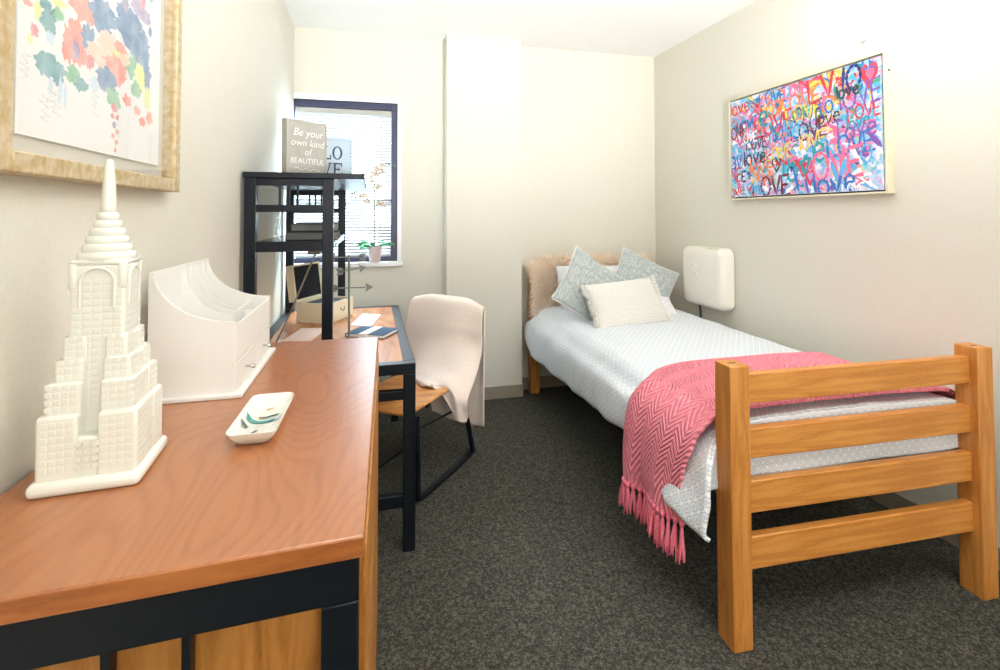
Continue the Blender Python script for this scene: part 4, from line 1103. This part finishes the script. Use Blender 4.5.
# heart
def heart(u, v, s, col, fill=True):
    b.cm = pk.index(col); pts = GL['*'][0]; lay[0] += 1
    if fill: b.add([CV(u+(x-.35)*s/ASP, v+(y-.5)*s, lay[0]*.000004) for x, y in pts[:-1]], [tuple(range(len(pts)-1))])
    else: ribbon([(u*ASP+(x-.35)*s, v+(y-.5)*s) for x, y in pts], .12*s, lay[0]*.000004)
heart(.925, .86, .2, 'red'); heart(.93, .865, .1, 'pink')
heart(.60, .16, .15, 'red'); heart(.60, .165, .08, 'lilac')
W_ = [('love', .10, .90, .14, 'red', .05), ('LOVE', .36, .90, .12, 'blue', .0), ('LO*', .35, .80, .13, 'orange', .05), ('LOVE', .55, .80, .16, 'orange', .1), ('LOVE', .57, .69, .15, 'navy', .12), ('LOVE', .57, .70, .14, 'yellow', .12),
      ('love', .08, .79, .11, 'sky', 0), ('LOVE', .16, .71, .1, 'blue', .1), ('LOVE', .07, .66, .11, 'maroon', .15), ('love', .23, .665, .14, 'pink', .06), ('LOVE', .365, .66, .17, 'red', .1), ('e', .295, .78, .22, 'teal', 0),
      ('lOV', .425, .59, .14, 'blue', .05), ('LOVE', .53, .70, .08, 'green', .05), ('love', .71, .635, .12, 'yellow', -.03), ('love', .71, .63, .12, 'dark', -.03), ('LOVE', .90, .61, .1, 'red', .08), ('lOVE', .885, .74, .16, 'purple', .12), ('to', .70, .73, .15, 'blue', .1),
      ('love', .87, .545, .1, 'teal', .08), ('LOVE', .60, .545, .14, 'maroon', .06), ('Tove', .85, .50, .15, 'pink', .08), ('Tove', .85, .50, .15, 'purple', .08), ('LOVE', .09, .475, .13, 'sky', .0), ('LOVE', .235, .52, .1, 'maroon', .04), ('love', .43, .49, .13, 'pink', .04),
      ('LOVE', .40, .40, .12, 'yellow', .04), ('lOVE', .62, .46, .12, 'yellow', .08), ('LOVE', .83, .385, .15, 'blue', .08), ('e', .66, .39, .24, 'teal', .05), ('v', .575, .30, .22, 'teal', .05), ('o', .495, .25, .22, 'teal', 0), ('l', .435, .27, .17, 'teal', -.05),
      ('love', .22, .40, .15, 'dark', .05), ('love', .27, .31, .15, 'orange', .03), ('lOV', .055, .37, .12, 'blue', 0), ('NE', .07, .24, .13, 'red', 0), ('love', .06, .10, .12, 'red', .1), ('lovo', .30, .21, .11, 'orange', 0), ('LOVE', .34, .105, .17, 'maroon', .04),
      ('OVE', .76, .25, .22, 'pink', .08), ('v', .77, .24, .26, 'sky', .0), ('O', .91, .29, .13, 'sky', 0), ('l', .52, .14, .2, 'blue', .25), ('love', .74, .11, .2, 'blue', .12), ('LOVE', .84, .05, .07, 'white', 0), ('l', .585, .08, .15, 'blue', .2),
      ('LOVE', .76, .94, .09, 'yellow', .0), ('lO', .845, .87, .18, 'navy', -.05), ('love', .82, .80, .12, 'green', .05), ('love', .82, .79, .1, 'dark', .05), ('LE', .93, .945, .08, 'blue', 0), ('LOVE', .52, .90, .09, 'pink', .05), ('LV', .68, .86, .2, 'red', .1),
      ('LOVE', .17, .58, .09, 'white', .05), ('love', .50, .62, .1, 'sky', 0), ('v', .2, .2, .1, 'yellow', 0), ('E', .13, .22, .1, 'navy', 0), ('LOVE', .2, .1, .1, 'sky', 0)]
random.seed(5)
for t_, u, v, h, c, a in W_: word(t_, u, v, h, c, .19 if h < .12 else .145, a)
for u, v, s, c in ((.1, .59, .12, 'red'), (.315, .525, .09, 'red'), (.38, .30, .13, 'dark'), (.40, .40, .1, 'yellow'), (.2, .87, .12, 'sky')): heart(u, v, s, c, False)
b.build('painted_words', pm, cvs, fix=False)
b = MB(); b.box(XR-.03, XR-.024, PY1-.004, PY1, 2.09, 2.10); b.build('hanger_clip', CORDK, pa)

# little hook above the painting
b = MB(); b.tube([(XR, 1.985, 2.277), (XR-.012, 1.98, 2.276), (XR-.016, 1.965, 2.281), (XR-.016, 1.958, 2.283)], .004, 8)
tag(b.build('wall_hook', plain('hook_metal', rgb(170,166,150), .4, .5), smooth=True), 'tiny metal hook on right wall above the colourful painting', 'hook')
# wall lamp above the painting
wl = thing('wall_lamp', (XR, 1.93, 2.60), 'white wall lamp mounted high on right wall above the painting', 'wall lamp')
b = MB(); b.box(XR-.02, XR, 1.87, 1.99, 2.64, 2.74); b.build('backplate', WHITE_TRIM, wl, bevel=.004)
b = MB(); b.tube([(XR-.02, 1.93, 2.69), (XR-.10, 1.93, 2.69), (XR-.12, 1.93, 2.68)], .01, 8); b.build('arm', WHITE_TRIM, wl, smooth=True)
b = MB(); b.lathe([(.02, .09), (.045, .06), (.065, 0), (.06, 0), (.04, .055), (.016, .084)], (XR-.12, 1.93, 2.60), 24); b.build('lamp_shade', WHITE_TRIM, wl, smooth=True)

# ------------------------------------------------------------------ floral picture on left wall
fp = thing('floral_picture', (XL, 1.2, 1.474), 'gold framed watercolour of coral and blue flowers on left wall', 'picture')
gy0, gy1, gz0, gz1, gx = .866, 1.572, 1.474, 2.30, XL+.04
gw = .034
b = MB(); b.box(XL, gx, gy0, gy0+gw, gz0, gz1); b.box(XL, gx, gy1-gw, gy1, gz0, gz1); b.box(XL, gx, gy0+gw, gy1-gw, gz0, gz0+gw); b.box(XL, gx, gy0+gw, gy1-gw, gz1-gw, gz1)
b.build('frame', GOLD, fp, bevel=.003)
b = MB(); b.box(XL+.001, XL+.006, gy0+gw, gy1-gw, gz0+gw, gz1-gw); b.build('mat_board', MATB, fp)
b = MB(); pyy0, pyy1, pz0, pz1 = .95, 1.498, 1.54, 2.24
b.box(XL+.0065, XL+.0125, pyy0, pyy1, pz0, pz1); art = b.build('art_paper', PAPER, fp)
b = MB(); b.box(gx-.012, gx-.010, gy0+gw, gy1-gw, gz0+gw, gz1-gw); b.build('glazing', GLASS, fp)
FC = {'navy': (86,120,160), 'teal': (84,142,150), 'green': (110,170,130), 'coral': (242,128,112), 'peach': (248,188,164), 'lime': (216,222,130), 'plum': (150,130,170), 'rose': (206,110,120), 'pale': (190,214,232), 'lavender': (176,160,190)}
fk = list(FC); fm = [noisy('hazed_wash_'+k, rgb(*[int(x*.82+255*.18) for x in FC[k]]), rgb(*[int(x*.5+248*.5) for x in FC[k]]), 28, .85, 0, 0, p=(.35,.72), detail=3) for k in fk]  # mottled watercolour, whitened to paint in the haze of reflections on the glass
BLOB = [(1.035,1.670,0.0490,0.0256,'teal'),(1.059,1.656,0.0200,0.0150,'teal'),(1.016,1.672,0.0213,0.0125,'teal'),(1.032,1.750,0.0222,0.0328,'teal'),(1.016,1.741,0.0152,0.0107,'teal'),(1.055,1.770,0.0166,0.0150,'green'),(1.018,1.773,0.0215,0.0126,'teal'),(1.054,1.791,0.0302,0.0093,'lime'),(1.087,1.726,0.0213,0.0425,'coral'),(1.112,1.742,0.0341,0.0516,'coral'),(1.137,1.810,0.0527,0.0285,'coral'),(1.126,1.718,0.0311,0.0241,'coral'),(1.153,1.760,0.0286,0.0289,'navy'),(1.113,1.724,0.0149,0.0179,'plum'),(1.208,1.826,0.0558,0.0392,'navy'),(1.188,1.834,0.0352,0.0171,'navy'),(1.108,1.678,0.0299,0.0138,'green'),(1.128,1.663,0.0312,0.0161,'teal'),(1.098,1.666,0.0218,0.0098,'green'),(1.184,1.738,0.0394,0.0255,'peach'),(1.216,1.723,0.0323,0.0175,'peach'),(1.239,1.773,0.0539,0.0336,'peach'),(1.225,1.696,0.0524,0.0287,'navy'),(1.251,1.668,0.0344,0.0204,'green'),(1.273,1.655,0.0202,0.0138,'green'),(1.279,1.737,0.0470,0.0371,'coral'),(1.248,1.741,0.0445,0.0136,'coral'),(1.282,1.783,0.0312,0.0140,'coral'),(1.328,1.844,0.0815,0.0485,'navy'),(1.392,1.813,0.0504,0.0561,'navy'),(1.416,1.756,0.0323,0.0390,'navy'),(1.349,1.819,0.0470,0.0345,'navy'),(1.288,1.866,0.0316,0.0234,'navy'),(1.377,1.906,0.0494,0.0227,'lavender'),(1.411,1.900,0.0321,0.0181,'plum'),(1.302,1.890,0.0214,0.0190,'plum'),(1.435,1.873,0.0132,0.0132,'navy'),(1.346,1.756,0.0407,0.0344,'green'),(1.383,1.742,0.0307,0.0405,'lime'),(1.424,1.703,0.0194,0.0340,'lime'),(1.363,1.708,0.0296,0.0224,'green'),(1.302,1.762,0.0267,0.0142,'peach'),(1.269,1.765,0.0150,0.0092,'lime'),(1.319,1.674,0.0219,0.0144,'coral'),(1.370,1.660,0.0178,0.0125,'coral'),(1.398,1.638,0.0186,0.0128,'coral'),(1.437,1.655,0.0198,0.0185,'coral'),(1.261,1.644,0.0148,0.0114,'rose'),(1.253,1.625,0.0097,0.0068,'rose'),(1.274,1.625,0.0100,0.0069,'rose'),(1.262,1.607,0.0098,0.0091,'plum'),(1.276,1.594,0.0101,0.0069,'rose'),(1.258,1.582,0.0098,0.0068,'coral'),(1.272,1.571,0.0075,0.0069,'rose'),(1.268,1.553,0.0059,0.0069,'coral'),(1.034,1.719,0.0126,0.0146,'pale'),(1.065,1.636,0.0067,0.0264,'pale'),(1.036,1.636,0.0063,0.0164,'pale'),(1.081,1.628,0.0052,0.0268,'pale'),(0.991,1.718,0.0114,0.0122,'rose'),(0.981,1.701,0.0083,0.0086,'lime'),(0.972,1.757,0.0137,0.0068,'coral'),(1.162,1.715,0.0165,0.0167,'rose'),(1.178,1.675,0.0170,0.0169,'pale'),(0.997,1.754,0.0116,0.0175,'lime')]   # y, z, half sizes in metres on the paper, colour
b = MB()
def blob(y, z, ry, rz, c, sd, k):
    b.cm = fk.index(c); n = 44
    b.add([(XL+.0127+k*.000006, y+ry*math.cos(2*PI*i/n)*(1+.5*noise.noise(Vector((math.cos(2*PI*i/n)*2.2, math.sin(2*PI*i/n)*2.2, sd*3.1)))+.35*noise.noise(Vector((math.cos(2*PI*i/n)*5.5, math.sin(2*PI*i/n)*5.5, sd*1.7)))), z+rz*math.sin(2*PI*i/n)*(1+.5*noise.noise(Vector((math.cos(2*PI*i/n)*2.2, math.sin(2*PI*i/n)*2.2, sd*3.1+5)))+.35*noise.noise(Vector((math.cos(2*PI*i/n)*5.5, math.sin(2*PI*i/n)*5.5, sd*1.7+9))))) for i in range(n)], [tuple(range(n))])
for k, (y, z, ry, rz, c) in enumerate(BLOB): blob(y, z, ry*.86, rz*.88, c, k, k)
for k in range(30):
    blob(random.uniform(1.02, 1.42), random.uniform(1.93, 2.17) if k > 6 else random.uniform(1.8, 1.95), random.uniform(.015, .05), random.uniform(.02, .06), random.choice(fk), k+80, k+70) if k > 6 else None
b.build('watercolor_blooms', fm, art, fix=False)
b = MB()
for q, (y, z, h) in enumerate([(1.042,1.644,0.047),(1.054,1.633,0.048),(1.023,1.617,0.046),(0.970,1.674,0.044),(1.182,1.664,0.055),(1.278,1.639,0.060),(1.445,1.614,0.068)]):
    b.tube([(XL+.0129, y+.012*math.sin(i*(1.3+.2*q)+q*2)+.005*math.sin(i*2.7), z-h*i/13) for i in range(14)], .00028, 4)
b.build('pencil_lines', plain('pencil', rgb(196,198,200), .8), art)

# ------------------------------------------------------------------ camera
cam_yaw, cam_pitch, F_, CY_, H_ = math.radians(14.3513), math.radians(1.4939), 501.5765, 202.13, 1.4088
cam = bpy.data.cameras.new('camera'); co = bpy.data.objects.new('camera', cam); COL.objects.link(co)
r_ = Vector((math.cos(cam_yaw), -math.sin(cam_yaw), 0)); f0 = Vector((math.sin(cam_yaw), math.cos(cam_yaw), 0)); fw_ = f0*math.cos(cam_pitch)+Vector((0, 0, math.sin(cam_pitch))); up_ = Vector((0, 0, math.cos(cam_pitch)))-f0*math.sin(cam_pitch)
rl = math.radians(.1129); rr = r_*math.cos(rl)-up_*math.sin(rl); uu = up_*math.cos(rl)+r_*math.sin(rl)
co.matrix_world = Matrix(((rr.x, uu.x, -fw_.x, 0), (rr.y, uu.y, -fw_.y, 0), (rr.z, uu.z, -fw_.z, H_), (0, 0, 0, 1)))
cam.sensor_fit = 'HORIZONTAL'; cam.sensor_width = 36; cam.lens = F_/1000*36; cam.shift_y = -(335-CY_)/1000; cam.clip_start = .02; cam.clip_end = 500
SC.camera = co

# ------------------------------------------------------------------ light
w = bpy.data.worlds.new('sky'); SC.world = w; w.use_nodes = True
bg = w.node_tree.nodes['Background']; bg.inputs['Color'].default_value = (.80, .90, 1, 1); bg.inputs['Strength'].default_value = .82
def area(name, loc, target, sx, sy, e, col):
    l = bpy.data.lights.new(name, 'AREA'); l.shape = 'RECTANGLE'; l.size = sx; l.size_y = sy; l.energy = e; l.color = col
    o = bpy.data.objects.new(name, l); COL.objects.link(o); o.location = loc
    o.rotation_euler = (Vector(target)-Vector(loc)).to_track_quat('-Z', 'Y').to_euler(); return o
pt = area('window_portal', ((WX0+WX1)/2, YB+.12, (WZ0+WZ1)/2), ((WX0+WX1)/2, 0, (WZ0+WZ1)/2), WX1-WX0, WZ1-WZ0, 1, (1, 1, 1))
pt.data.cycles.is_portal = True
area('sky_light', (.3, 6.2, 4.2), (-.2, 3.9, 1.7), 4, 2.6, 1800, (.72, .88, 1))
area('sky_light_side', (2.1, 5.3, 2.2), (-.3, 3.9, 1.7), 1.6, 2.4, 1500, (.56, .8, 1))
area('ceiling_fill', (1.2, .2, ZC-.03), (1.2, .5, 0), 1.4, 1.0, 24, (1, .975, .93))  # added fill light under the ceiling, no fixture behind it
area('front_fill', (1.0, -3.7, 1.9), (1.0, 3.5, 1.25), 2.4, 1.6, 68, (1, .985, .95))  # unseen fill added behind the camera to even out the room light
def spot(name, loc, target, e, ang, col, rad=.15):
    l = bpy.data.lights.new(name, 'SPOT'); l.energy = e; l.spot_size = math.radians(ang); l.spot_blend = 1; l.color = col; l.shadow_soft_size = rad
    o = bpy.data.objects.new(name, l); COL.objects.link(o); o.location = loc
    o.rotation_euler = (Vector(target)-Vector(loc)).to_track_quat('-Z', 'Y').to_euler(); return o
spot('bounce_flash', (.95, -.6, 1.0), (.95, 1.35, ZC), 680, 92, (.95, .985, 1))
lp = bpy.data.lights.new('wall_lamp_bulb', 'POINT'); lp.energy = 8; lp.color = (1, .9, .74); lp.shadow_soft_size = .05
lo = bpy.data.objects.new('wall_lamp_bulb', lp); COL.objects.link(lo); lo.location = (XR-.1, 1.93, 2.585)
SC.view_settings.view_transform = 'Standard'; SC.view_settings.look = 'None'; SC.view_settings.exposure = .27; SC.view_settings.gamma = 1
SC.view_settings.use_curve_mapping = False
SC.cycles.max_bounces = 10; SC.cycles.diffuse_bounces = 6; SC.cycles.transparent_max_bounces = 16
